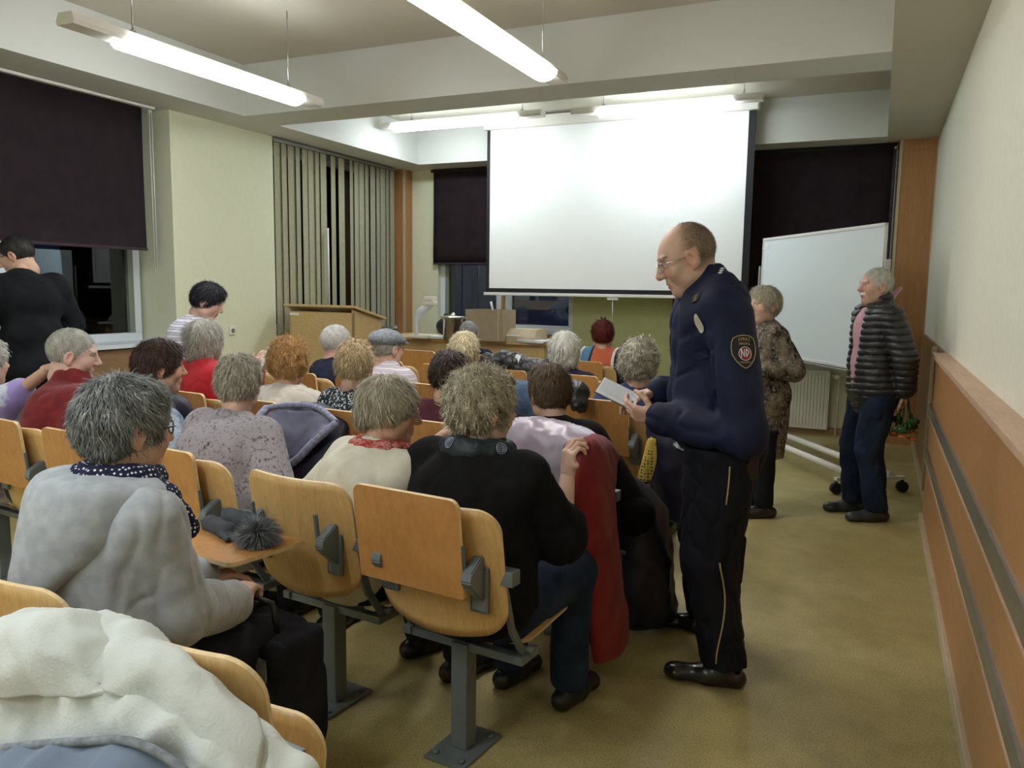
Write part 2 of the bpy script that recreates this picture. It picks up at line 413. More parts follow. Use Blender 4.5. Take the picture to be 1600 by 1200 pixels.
# ------------------------------------------------------------------ lecture seats
def curved_panel(w,z0,z1,th,bow,rc,lean=0.0,y0=0.0,nx=14,nz=14,botbow=0.0,seat=False):
    nx=34
    """plywood shell: width w, bowed in plan, rounded corners (rc top, botbow bottom dip)"""
    H=z1-z0; cs=[]
    # outline as a rounded rectangle resampled on a grid: clamp each column's z-range
    V=[];n1=nx+1;n2=nz+1
    for i in range(n1):
        u=-w/2*math.cos(PI*i/nx); e=abs(u)-(w/2-rc)
        cut = rc-math.sqrt(max(0,rc*rc-e*e)) if e>0 else 0
        zb=z0+cut*.9-botbow*(1-(2*u/w)**2)*0+ botbow*(2*u/w)**2
        zt=z1-cut
        for j in range(n2):
            z=zb+(zt-zb)*j/nz
            t=(z-z0)/H
            y=y0-lean*(t-.3)-bow*(1-(2*u/w)**2)
            if seat: V.append((u,y,z))
            else: V.append((u,y,z))
    bm=bmesh.new(); vs=[bm.verts.new(v) for v in V]
    for i in range(nx):
        for j in range(nz):
            a=i*n2+j
            try:
                f=bm.faces.new((vs[a],vs[a+n2],vs[a+n2+1],vs[a+1])); f.smooth=True
            except Exception: pass
    bmesh.ops.recalc_face_normals(bm,faces=bm.faces[:])
    top=bm.faces[:]
    r=bmesh.ops.solidify(bm,geom=top,thickness=th)
    # rim faces get the pale ply-edge material
    bm.normal_update()
    big=set()
    for f in bm.faces:
        n=f.normal
        ed=[e.calc_length() for e in f.edges]
        if min(ed)<=th*1.25 and abs(n.y)<.6: f.material_index=1; f.smooth=False
    return bm
def to_mesh(bm,name,mats):
    me=bpy.data.meshes.new(name); bm.to_mesh(me); bm.free()
    for m in mats: me.materials.append(m)
    return me
me_back=to_mesh(curved_panel(.465,.455,.875,.011,.045,.07,lean=.07,botbow=.045),'backrest',[M['beech'],M['beech_edge']])
def seat_mesh(tipped):
    bm=curved_panel(.415,0,.41,.012,.035,.075,lean=0,botbow=.04)
    me=to_mesh(bm,'seat',[M['beech'],M['beech_edge']])
    if tipped:  # standing upright just in front of the backrest
        me.transform(Matrix.Translation((-.01,.085,.26))@Matrix.Rotation(R(-7),4,'X'))
    else:       # lying flat, front edge rolled down
        me.transform(Matrix.Translation((0,.095,.392))@Matrix.Rotation(R(-86),4,'X'))
        for v in me.vertices:
            if v.co.y>.43: v.co.z-=(v.co.y-.43)**2*6
    return me
me_seat_down=seat_mesh(False); me_seat_up=seat_mesh(True)
def desk_mesh(opened):
    m=MB(); pts=[]
    w,h,r=.385,.30,.03
    for cx,cz,a0 in ((w/2-r,h-r,0),(-w/2+r,h-r,90),(-w/2+.006,.006,180),(w/2-.006,.006,270)):
        rr=r if cz>.1 else .006
        for k in range(5):
            a=R(a0+90*k/4); pts.append((cx+rr*math.cos(a),cz+rr*math.sin(a)))
    m.prism(pts,'Y',-.007,.007)
    for f in m.bm.faces:
        if abs(f.normal.y)<.5: f.material_index=1
    me=m.mesh('writing_desk')
    me.materials.append(M['beech_desk']); me.materials.append(M['beech_edge'])
    if opened: me.transform(Matrix.Translation((-.11,-.10,.668))@Matrix.Rotation(R(88),4,'X'))
    else: me.transform(Matrix.Translation((-.046,-.098,.612))@Matrix.Rotation(R(7),4,'X'))
    return me
me_desk_f=desk_mesh(False); me_desk_o=desk_mesh(True)
def bracket_mesh(s):
    m=MB()   # cast wedge in the vertical plane with rounded nose, plus flange to the back
    x=.165*s
    pts=[(-.125,.672),(-.118,.70),(-.06,.735),(-.03,.74),(-.02,.735),(-.012,.60),(-.02,.56),(-.035,.58),(-.115,.655)]
    m.prism(pts,'X',x-.017,x+.017)
    m.box((x-.03,-.055,.56),(x+.03,-.04,.70),bev=.004); m.box((x-.012,-.05,.60),(x+.012,.01,.67))
    m.bar((x-.02*s,-.105,.69),(x-.02*s,-.116,.775),.018,.012)
    bmesh.ops.bevel(m.bm,geom=[e for e in m.bm.edges if e.calc_length()>.03],offset=.004,segments=2,affect='EDGES')
    me=m.mesh('desk_bracket'); me.materials.append(M['cast']); return me
me_br=[bracket_mesh(1),bracket_mesh(-1)]
def mm(b,name,mat): me=b.mesh(name); me.materials.append(mat); return me
me_arm_r=mm(MB().box((.165,-.028,.645),(.262,.018,.69),bev=.004),'support_beam',M['cast'])
me_arm_l=mm(MB().box((-.297,-.028,.645),(-.165,.018,.69),bev=.004),'support_beam',M['cast'])
def strut(x):
    b=MB(); b.bar((x,.0,.65),(x,.055,.47),.024,.011,up=(1,0,0)); b.bar((x,.055,.475),(x,.125,.375),.024,.011,up=(1,0,0)); b.box((x-.016,.09,.35),(x+.016,.20,.378),bev=.004)
    b.tube([(x-.03,.14,.385),(x+.03,.14,.385)],.012,8)
    return mm(b,'strut',M['cast'])
me_str=[strut(.215),strut(-.215)]
b=MB(); b.box((-.03,.085,.012),(.03,.145,.37),bev=.004); b.box((-.215,.10,.345),(.215,.135,.372),bev=.003)
me_ped=mm(b,'pedestal',M['cast'])
b=MB(); b.box((-.075,-.0,0),(.075,.235,.012),bev=.004)
for x in (-.05,.05):
    for y in (.03,.20): b.lathe([(.011,0),(.011,.007),(.006,.009)],(x,y,.012),8)
me_base=mm(b,'base_plate',M['cast'])
TILT=.107
ROW0=[1.06,2.05,3.08,4.17,5.22,6.22]
XR0=[-1.13,-1.16,-1.17,-1.30,-1.84,-2.15]
SP=.56
def chair_pos(r,k):
    x=XR0[r]-SP*k
    return x, ROW0[r]-TILT*(x+1.16)
CA=-math.atan(TILT)
def make_chair(tipped,opened,left=True):
    o=empty('lecture_chair')
    mesh_obj('backrest',me_back,None,o)
    mesh_obj('seat',me_seat_up if tipped else me_seat_down,None,o)
    mesh_obj('writing_desk',me_desk_o if opened else me_desk_f,None,o)
    for m_ in me_br: mesh_obj('desk_bracket',m_,None,o)
    mesh_obj('support_beam',me_arm_r,None,o)
    if left: mesh_obj('support_beam',me_arm_l,None,o)
    for m_ in me_str: mesh_obj('strut',m_,None,o)
    mesh_obj('pedestal',me_ped,None,o); mesh_obj('base_plate',me_base,None,o)
    return o
protos={}
def put_chair(r,k,tipped,opened,label,left=True,group=None):
    key=(tipped,opened,left); x,y=chair_pos(r,k)
    if key not in protos: protos[key]=o=make_chair(*key)
    else: o=copy_tree(protos[key])
    o.location=(x,y,0); o.rotation_euler=(0,0,CA)
    tag(o,label,'chair',group or 'plywood lecture chairs in rows'); return o
CH={ # (row,k):(tipped,opened,label)
(0,0):(1,1,'plywood lecture chair nearest the camera, half covered by the cream fleece coat'),
(0,1):(0,1,'plywood lecture chair in the bottom left corner, behind the person in the grey hoodie'),
(0,2):(0,0,'plywood lecture chair at the lower left edge, left of the person in the grey hoodie'),
(1,0):(0,0,'plywood lecture chair at the aisle under the woman in the black cardigan'),
(1,1):(0,1,'scuffed plywood lecture chair with its desk open and gloves on it'),
(1,2):(0,0,'plywood lecture chair under the woman in the speckled grey blouse'),
(1,3):(0,0,'plywood lecture chair under the brown-haired woman beside the burgundy sweater'),
(1,4):(0,0,'plywood lecture chair under the man in the burgundy sweater'),
(1,5):(0,0,'plywood lecture chair at the left edge beside the man in burgundy'),
(2,0):(0,0,'plywood lecture chair with the red and lilac coat over its back'),
(2,1):(0,0,'plywood lecture chair between the red coat chair and the navy jacket chair'),
(2,2):(0,0,'plywood lecture chair with the navy jacket over its back'),
(2,3):(0,0,'plywood lecture chair under the curly orange-haired woman'),
(2,4):(0,0,'plywood lecture chair under the grey-bobbed woman in red'),
(2,5):(1,0,'empty plywood lecture chair one seat left of the woman in red'),
(3,0):(0,0,'plywood lecture chair at the aisle beside the officer, with a big plain back'),
(3,1):(1,0,'plywood lecture chair with the denim jacket over its back'),
(3,2):(0,0,'plywood lecture chair under the blonde-haired person, middle of the hall'),
(3,3):(0,0,'plywood lecture chair under the man in the grey flat cap'),
(3,4):(0,0,'plywood lecture chair under the white-haired man in black'),
(3,5):(1,0,'empty plywood lecture chair left of the white-haired man in black'),
(3,6):(1,0,'empty plywood lecture chair by the striped-top woman, far left'),
(4,0):(0,0,'plywood lecture chair under the white-haired woman just left of the red-haired woman'),
(4,1):(1,0,'plywood lecture chair with the black puffer jacket on it'),
(4,2):(1,0,'empty plywood lecture chair behind the blonde head, second left of the puffer jacket'),
(4,3):(1,0,'empty plywood lecture chair just right of the flat cap, in front of the desk'),
(5,0):(0,0,'plywood lecture chair under the red-haired woman in the coloured shawl'),
(5,1):(1,0,'empty front-row plywood lecture chair left of the red-haired woman'),
(5,2):(0,0,'plywood lecture chair below the small round grey head near the desk'),
(5,3):(1,0,'empty front-row plywood lecture chair right behind the flat cap'),
(5,4):(1,0,'empty front-row plywood lecture chair between flat cap and grey-blonde head'),
(5,5):(0,0,'plywood lecture chair under the grey-blonde person in front of the lectern'),
}
rowmax={}
for (r,k) in CH: rowmax[r]=max(rowmax.get(r,0),k)
for (r,k),(a,b_,lab) in CH.items():
    put_chair(r,k,bool(a),bool(b_),lab,left=(k<rowmax[r]))

# ------------------------------------------------------------------ front furniture
PZ=.20
struct(MB().box((-5.5,6.95,0),(-2.85,9.0,PZ),bev=.004).build('trim_20',M['darkpanel']))
ds=empty('teacher_desk',(-3.85,7.50,PZ)); tag(ds,'long pale wood teacher desk at the front under the left end of the screen','desk')
DH=.775
MB().box((-1.05,-.36,DH-.028),(.95,.36,DH),bev=.004).build('desk_top',M['table'],ds)
MB().box((-.95,-.30,DH-.17),(.85,-.28,DH-.028),bev=.003).build('apron',M['table'],ds)
MB().box((-.90,-.24,.05),(.80,-.225,DH-.17)).build('modesty_panel',M['table'],ds)
for (x,y) in ((-.98,-.3),(.88,-.3),(-.98,.3),(.88,.3)):
    MB().box((x-.03,y-.03,0),(x+.03,y+.03,DH-.028),bev=.003).build('leg',M['table'],ds)
DZ=PZ+DH
le=empty('lectern',(-5.02,6.62,0),R(-4)); tag(le,'tan wooden lectern in front of the vertical blind','lectern')
m=MB(); m.box((-.42,-.22,0),(.42,-.20,1.24)); m.build('front_panel',M['table'],le)
for x in (-.42,.40): MB().prism([(-.22,0),(.22,0),(.22,1.16),(-.22,1.27)],'X',x,x+.02).build('side_panel',M['table'],le)
m=MB(); m.box((-.46,-.26,-.012),(.46,.26,.012),bev=.004); me=m.mesh('top'); me.transform(Matrix.Translation((0,0,1.24))@Matrix.Rotation(R(-14),4,'X')); me.materials.append(M['table']); mesh_obj('reading_top',me,None,le)
MB().box((-.40,-.226,1.20),(-.28,-.221,1.225)).build('name_plate',M['paper'],le)
dc=empty('document_camera',(-4.30,7.15,DZ)); tag(dc,'grey document camera on a bent arm standing on the desk by the lectern','document camera')
MB().box((-.12,-.12,0),(.12,.12,.03),bev=.01).build('base',M['lamp_white'],dc)
m=MB(); m.tube([(-.08,0,.03),(-.09,0,.16),(-.04,0,.26),(.07,0,.34)],[.018,.02,.045,.035],10); m.build('arm',M['frame'],dc)
m=MB(); m.box((.02,-.05,.34),(.15,.05,.385),bev=.01); m.box((.03,-.045,.385),(.14,.045,.43),bev=.01); m.lathe([(.02,0),(.024,.03),(.024,.03)],(.09,0,.315),12); m.build('camera_head',M['lamp_white'],dc)
pot=empty('steel_urn',(-3.93,7.12,DZ)); tag(pot,'shiny steel urn with a lid standing on the teacher desk','urn')
MB().lathe([(.095,0),(.10,.01),(.10,.20),(.108,.205),(.108,.215)],(0,0,0),28).build('body',M['steel'],pot)
MB().lathe([(.125,.215),(.128,.225),(.12,.235),(.04,.245),(.015,.26),(.015,.275)],(0,0,0),28).build('lid',M['chrome'],pot)
for s in (-1,1): MB().tube([(s*.10,0,.17),(s*.14,0,.17),(s*.14,0,.13),(s*.10,0,.13)],.006,6).build('handle',M['black'],pot)
cb=empty('cardboard_box',(-3.55,7.22,DZ)); tag(cb,'tall brown cardboard box standing open on the teacher desk','box')
m=MB(); m.box((-.21,-.15,0),(.21,-.145,.31)); m.box((-.21,.145,0),(.21,.15,.31)); m.box((-.21,-.145,0),(-.205,.145,.31)); m.box((.205,-.145,0),(.21,.145,.31)); m.box((-.205,-.145,0),(.205,.145,.005)); m.build('box_body',M['cardboard'],cb)
MB().box((.15,-.153,0),(.165,-.150,.31)).build('tape',M['skirt'],cb)
tag(MB().tube([(0,0,0),(-.03,0,.12)],.011,8).build('paper_roll',M['paper'],None,(-3.50,7.18,DZ+.31-.04)),'white rolled tube sticking up out of the cardboard box','paper roll')
pr=empty('printer',(-3.22,7.30,DZ)); tag(pr,'beige low box-shaped printer beside the cardboard box','printer')
m=MB(); m.prism([(-.16,0),(.16,0),(.16,.10),(.10,.125),(-.10,.125),(-.16,.05)],'X',-.19,.19); m.build('printer_case',M['skirt'],pr)
MB().box((-.12,-.165,.055),(.02,-.13,.065)).build('paper_sheet',M['paper'],pr)
for i,(x,y,a) in enumerate(((-4.12,7.2,5),(-3.05,7.2,-12))):
    m=MB(); 
    for j in range(4): m.box((-.15,-.10,j*.006),(.15,.10,j*.006+.0045),rot=Matrix.Rotation(R(a+j*3),3,'Z'))
    tag(m.build('paper_stack',M['paper'],None,(x,y,DZ)),['stack of white papers on the desk between document camera and urn','loose sheets of paper at the right end of the teacher desk'][i],'papers')

# radiators
def radiator(x0,x1,y,z0,z1,label):
    o=empty('radiator',((x0+x1)/2,y,z0)); w=x1-x0;h=z1-z0; n=int(w/.033)
    m=MB(); m.box((-w/2,0,0),(w/2,.012,h)); m.box((-w/2,.075,0),(w/2,.085,h))
    for i in range(n):
        x=-w/2+w*(i+.5)/n; m.box((x-.008,-.010,.03),(x+.008,.002,h-.03),bev=.003)
    m.build('radiator_panel',M['radiator'],o)
    m=MB(); m.box((-w/2-.004,-.006,h-.006),(w/2+.004,.09,h+.012),bev=.004); m.build('top_grille',M['radiator'],o)
    for s in (-1,1): MB().box((s*w/2-.006,-.008,0),(s*w/2+.006,.088,h),bev=.002).build('side_cover',M['radiator'],o)
    m=MB(); m.tube([(w/2+.03,.04,h-.04),(w/2+.09,.04,h-.04),(w/2+.09,.04,-z0)],.011,8); m.tube([(w/2+.07,.01,h-.04),(w/2+.07,-.05,h-.04)],.02,10); m.build('pipe_valve',M['radiator'],o)
    return tag(o,label,'radiator')
radiator(-1.75,-.42,8.92,.06,.67,'cream panel radiator under the right front window, below the whiteboard')

# wall socket
so=empty('wall_socket',(XL,5.80,1.06)); tag(so,'white power socket low on the pillar between the left windows','socket')
MB().box((0,-.04,-.04),(.012,.04,.04),bev=.004).build('cover_plate',M['white'],so)
MB().lathe([(.022,0),(.022,.004)],(0,0,0),16).build('socket_hole',M['alu'],so)
so.children[-1].rotation_euler=(0,PI/2,0); so.children[-1].location=(.0105,0,0)

# ------------------------------------------------------------------ mobile whiteboard
wb=empty('mobile_whiteboard',(0,0,0)); tag(wb,'big mobile whiteboard standing at an angle before the right front window','whiteboard')
A=Vector((-1.05,8.15,0)); B=Vector((.02,6.50,0)); dx=(B-A).normalized(); L=(B-A).length
ctr=(A+B)/2; wb.location=(ctr.x,ctr.y,0); wb.rotation_euler=(0,0,math.atan2(dx.y,dx.x))
m=MB(); m.box((-L/2+.02,-.008,.93),(L/2-.02,.008,1.99)); m.build('board_surface',M['board'],wb)
f=MB()
for (a,b,c,d) in ((-L/2,.905,L/2,.93),(-L/2,1.99,L/2,2.015),(-L/2,.905,-L/2+.02,2.015),(L/2-.02,.905,L/2,2.015)): f.box((a,-.014,b),(c,.014,d),bev=.003)
f.build('board_frame',M['alu'] if False else M['white'],wb)
MB().box((-L/2+.1,-.07,.885),(L/2-.02,-.005,.90),bev=.003).build('pen_tray',M['alu'],wb)
MB().box((-L/2+.04,-.010,1.90),(-L/2+.12,-.0085,1.955)).build('sticker',M['paper'],wb)
for s in (-1,1):
    MB().box((s*(L/2+.035)-.015,-.02,.13),(s*(L/2+.035)+.015,.02,1.75),bev=.004).build('upright',M['steel'],wb)
    MB().bar((s*(L/2+.035),-.30,.115),(s*(L/2+.035),.26,.115),.04,.025).build('foot',M['white'],wb)
    for y in (-.29,.25):
        m=MB(); m.tube([(s*(L/2+.035)-.02,y,.045),(s*(L/2+.035)+.02,y,.045)],.043,14); m.tube([(s*(L/2+.035),y,.05),(s*(L/2+.035),y,.11)],.012,8); m.build('castor',M['rubber'],wb)
for y,z in ((-.13,.13),(.16,.13)):
    MB().tube([(-L/2-.03,y,z),(L/2+.03,y,z)],.028,12).build('floor_tube',M['lamp_white'],wb)
# flip chart at the far left edge
fc=empty('flip_chart',(-5.60,3.33,0),R(92)); tag(fc,'pale flip chart board at the left edge behind the bending man','flip chart')
MB().box((-.38,-.012,.85),(.38,.012,1.78),bev=.004).build('board_panel',M['board'],fc)
for x in (-.30,.30): MB().bar((x,.0,.9),(x*1.2,-.06,0),.025,.025).build('leg',M['steel'],fc)
MB().bar((0,.02,1.6),(0,.09,0),.025,.025).build('leg',M['steel'],fc)

# ------------------------------------------------------------------ night outside
W=bpy.data.worlds.new('night'); SC.world=W; W.use_nodes=True
W.node_tree.nodes['Background'].inputs[0].default_value=(.004,.005,.012,1); W.node_tree.nodes['Background'].inputs[1].default_value=1
sl=empty('street_lamp',(-8.3,27.0,-6)); tag(sl,'tiny orange street lamp glow far outside the front window','street lamp')
MB().ball((0,0,7.6),.10).build('lamp_globe',emis('street_lamp_glow',(1,.55,.3),6),sl); MB().tube([(0,0,0),(0,0,7.5)],.05,8).build('pole',M['black'],sl)
struct(MB().box((-30,9.6,-6.1),(20,40,-6)).build('ground_outside',M['black']))

# ------------------------------------------------------------------ camera
cam=bpy.data.cameras.new('camera'); co=bpy.data.objects.new('camera',cam); COL.objects.link(co)
F_PX=1240.73; yaw,pitch,roll=.4291,-.1199,.0139
cy,sy_=math.cos(yaw),math.sin(yaw); cp,sp_=math.cos(pitch),math.sin(pitch)
fw=Vector((-sy_*cp,cy*cp,sp_)); rt=Vector((cy,sy_,0)); up=rt.cross(fw)
cr,sr=math.cos(roll),math.sin(roll); r2=rt*cr+up*sr; u2=-rt*sr+up*cr
co.matrix_world=Matrix(((r2.x,u2.x,-fw.x,0),(r2.y,u2.y,-fw.y,0),(r2.z,u2.z,-fw.z,1.5),(0,0,0,1)))
cam.sensor_width=36; cam.lens=36*F_PX/1600; cam.clip_start=.05
SC.camera=co
SC.view_settings.view_transform='Standard'; SC.view_settings.look='None'; SC.view_settings.gamma=1; SC.view_settings.exposure=1.3
SC.view_settings.use_curve_mapping=False
SC.cycles.max_bounces=6; SC.cycles.diffuse_bounces=4; SC.cycles.glossy_bounces=3; SC.cycles.transmission_bounces=4; SC.cycles.transparent_max_bounces=8
SC.cycles.sample_clamp_indirect=6; SC.cycles.caustics_reflective=False; SC.cycles.caustics_refractive=False
# ------------------------------------------------------------------ implicit surfaces for bodies, hair and cloth
def V3(*a): return np.array(a if len(a)==3 else a[0],float)
def rotm(yaw=0,pitch=0,roll=0):
    return np.array(Euler((pitch,roll,yaw),'XYZ').to_matrix())
class Sdf:
    def __init__(s): s.p=[]; s.post=[]
    def cone(s,a,b,ra,rb,k=.02,op='u',sc=None): s.p.append(('c',V3(a),V3(b),ra,rb,k,op,sc)); return s
    def path(s,pts,rs,k=.02,sc=None,op='u'):
        for i in range(len(pts)-1): s.cone(pts[i],pts[i+1],rs[i],rs[i+1],k,op,sc)
        return s
    def ell(s,c,r,Rm=None,k=.02,op='u'): s.p.append(('e',V3(c),V3(r),Rm,None,k,op,None)); return s
    def box(s,c,r,rd=.01,Rm=None,k=.01,op='u'): s.p.append(('b',V3(c),V3(r),Rm,rd,k,op,None)); return s
    def bounds(s):
        lo=np.full(3,9.);hi=-lo
        for q in s.p:
            if q[6]!='u': continue
            if q[0]=='c':
                r=max(q[3],q[4])*(1.5 if q[7] is not None else 1); l=np.minimum(q[1],q[2])-r; h=np.maximum(q[1],q[2])+r
            elif q[0]=='e':
                r=q[2] if q[3] is None else np.full(3,q[2].max()); l=q[1]-r;h=q[1]+r
            else:
                r=q[2]+q[4] if q[3] is None else np.full(3,np.linalg.norm(q[2])+q[4]); l=q[1]-r;h=q[1]+r
            lo=np.minimum(lo,l);hi=np.maximum(hi,h)
        return lo,hi
    def grid(s,h):
        lo,hi=s.bounds(); lo-=.03+2*h; hi+=.03+2*h
        n=np.ceil((hi-lo)/h).astype(int)+1
        D=np.full(n,.06,np.float32)
        ax=[(lo[i]+h*np.arange(n[i])).astype(np.float32) for i in range(3)]
        for q in s.p:
            kind,k,op=q[0],q[5],q[6]; m=k+.05
            if kind=='c':
                r=max(q[3],q[4])*(1.5 if q[7] is not None else 1); l=np.minimum(q[1],q[2])-r-m; u=np.maximum(q[1],q[2])+r+m
            elif kind=='e':
                r=q[2] if q[3] is None else np.full(3,q[2].max()); l=q[1]-r-m;u=q[1]+r+m
            else:
                r=q[2]+q[4] if q[3] is None else np.full(3,np.linalg.norm(q[2])+q[4]); l=q[1]-r-m;u=q[1]+r+m
            i0=np.clip(((l-lo)/h).astype(int),0,n); i1=np.clip(((u-lo)/h).astype(int)+2,0,n)
            if np.any(i1<=i0): continue
            sl=tuple(slice(i0[j],i1[j]) for j in range(3))
            X=ax[0][sl[0]][:,None,None];Y=ax[1][sl[1]][None,:,None];Z=ax[2][sl[2]][None,None,:]
            if kind=='c':
                a,b=q[1],q[2]; sc=q[7]
                w=(1,1,1) if sc is None else sc
                ba=[(b[i]-a[i])/w[i] for i in range(3)]; bb=sum(x*x for x in ba)+1e-12
                px=(X-a[0])/w[0];py=(Y-a[1])/w[1];pz=(Z-a[2])/w[2]
                t=np.clip((px*ba[0]+py*ba[1]+pz*ba[2])/bb,0,1)
                d=np.sqrt((px-t*ba[0])**2+(py-t*ba[1])**2+(pz-t*ba[2])**2)-(q[3]+(q[4]-q[3])*t)
                if sc is not None: d=d*min(w)
            else:
                px=X-q[1][0];py=Y-q[1][1];pz=Z-q[1][2]
                if q[3] is not None:
                    Rm=q[3]; px,py,pz=(Rm[0,0]*px+Rm[1,0]*py+Rm[2,0]*pz, Rm[0,1]*px+Rm[1,1]*py+Rm[2,1]*pz, Rm[0,2]*px+Rm[1,2]*py+Rm[2,2]*pz)
                r=q[2]
                if kind=='e':
                    k0=np.sqrt((px/r[0])**2+(py/r[1])**2+(pz/r[2])**2); k1=np.sqrt((px/r[0]**2)**2+(py/r[1]**2)**2+(pz/r[2]**2)**2)+1e-9
                    d=k0*(k0-1)/k1
                else:
                    qx=np.abs(px)-r[0];qy=np.abs(py)-r[1];qz=np.abs(pz)-r[2]
                    d=np.sqrt(np.maximum(qx,0)**2+np.maximum(qy,0)**2+np.maximum(qz,0)**2)+np.minimum(np.maximum(np.maximum(qx,qy),qz),0)-q[4]
            A=D[sl]
            if op=='u':
                hh=np.clip(.5+.5*(A-d)/k,0,1); D[sl]=A+(d-A)*hh-k*hh*(1-hh)
            elif op=='s':
                d=-d; hh=np.clip(.5-.5*(A-d)/k,0,1); D[sl]=A+(d-A)*hh+k*hh*(1-hh)
        X,Y,Z=np.meshgrid(*ax,indexing='ij',sparse=True)
        for f in s.post: D=f(D,X,Y,Z)
        return D.astype(np.float32),lo,h
    def mesh(s,h):
        D,o,h=s.grid(h); return nets(D,o,h)
OFF=[(i,j,k) for i in (0,1) for j in (0,1) for k in (0,1)]
EDG=[(a,b) for a in OFF for b in OFF if sum(abs(x-y) for x,y in zip(a,b))==1 and a<b]
def nets(D,o,h):
    S=D<0; sh=tuple(n-1 for n in D.shape); c=np.zeros(sh,np.uint8)
    for (i,j,k) in OFF: c+=S[i:i+sh[0],j:j+sh[1],k:k+sh[2]]
    act=(c>0)&(c<8); ii,jj,kk=np.nonzero(act); idx=np.full(sh,-1,np.int32); idx[ii,jj,kk]=np.arange(len(ii))
    acc=np.zeros((len(ii),3));cnt=np.zeros(len(ii))
    for a,b in EDG:
        da=D[ii+a[0],jj+a[1],kk+a[2]];db=D[ii+b[0],jj+b[1],kk+b[2]]
        m=(da<0)!=(db<0); t=np.where(m,da/np.where(m,da-db,1),0)
        P=np.array(a)[None]+t[:,None]*(np.array(b)-np.array(a))[None]
        acc+=P*m[:,None];cnt+=m
    V=o+h*(np.stack([ii,jj,kk],1)+acc/np.maximum(cnt,1)[:,None])
    Q=[]
    def quad(m,S0,a,b,c_,d,off):
        i,j,k=np.nonzero(m); i=i+off[0];j=j+off[1];k=k+off[2]
        f=np.stack([idx[i+q[0],j+q[1],k+q[2]] for q in (a,b,c_,d)],1)
        s_=S0[i,j,k]; f[~s_]=f[~s_][:,::-1]; Q.append(f)
    quad((S[:-1,1:-1,1:-1]!=S[1:,1:-1,1:-1]),S,(0,-1,-1),(0,0,-1),(0,0,0),(0,-1,0),(0,1,1))
    quad((S[1:-1,:-1,1:-1]!=S[1:-1,1:,1:-1]),S,(-1,0,-1),(-1,0,0),(0,0,0),(0,0,-1),(1,0,1))
    quad((S[1:-1,1:-1,:-1]!=S[1:-1,1:-1,1:]),S,(-1,-1,0),(0,-1,0),(0,0,0),(-1,0,0),(1,1,0))
    F=np.concatenate(Q); F=F[(F>=0).all(1)]
    return V,F
def join(parts):
    V=[];F=[];C=[];n=0
    for p in parts:
        V.append(p[0]);F.append(p[1]+n);n+=len(p[0])
        if len(p)>2: C.append(p[2])
    return (np.concatenate(V),np.concatenate(F))+((np.concatenate(C),) if C else ())
def wob(X,Y,Z,f,s=0.):
    """smooth pseudo-noise"""
    return (np.sin(X*f*1.0+s+1.7*np.sin(Y*f*.73+s*2))*np.cos(Z*f*.81+1.3*np.sin(X*f*.57+s)) + np.sin(Y*f*1.13+s*1.7+1.5*np.sin(Z*f*.66))*.8)*.55
def folds(amp,f=22,s=0,stretch=(1,1,1),rid=.6):
    def fn(D,X,Y,Z):
        w=wob(X*stretch[0],Y*stretch[1],Z*stretch[2],f,s)+.45*wob(X*stretch[0],Y*stretch[1],Z*stretch[2],f*2.1,s+4)
        c=np.exp(-(w/.16)**2); w2=wob(X*stretch[0]+.7*Z,Y*stretch[1]-.5*Z,Z*stretch[2]*.8,f*1.45,s+7)
        c2=np.exp(-(w2/.11)**2)*(w>.05)
        return D+amp*(.9*w+1.15*rid*c+.9*rid*c2-.5)
    return fn
def quilt(amp,pitch):
    def fn(D,X,Y,Z):
        z=Z+.012*np.sin(X*9)+.01*np.sin(Y*11)
        return D+amp*(1-np.abs(np.sin(PI*z/pitch)))**2*1.0+X*0+Y*0
    return fn
def above(z): return lambda D,X,Y,Z: np.maximum(D,(Z-z)+X*0+Y*0)
def below(z): return lambda D,X,Y,Z: np.maximum(D,(z-Z)+X*0+Y*0)

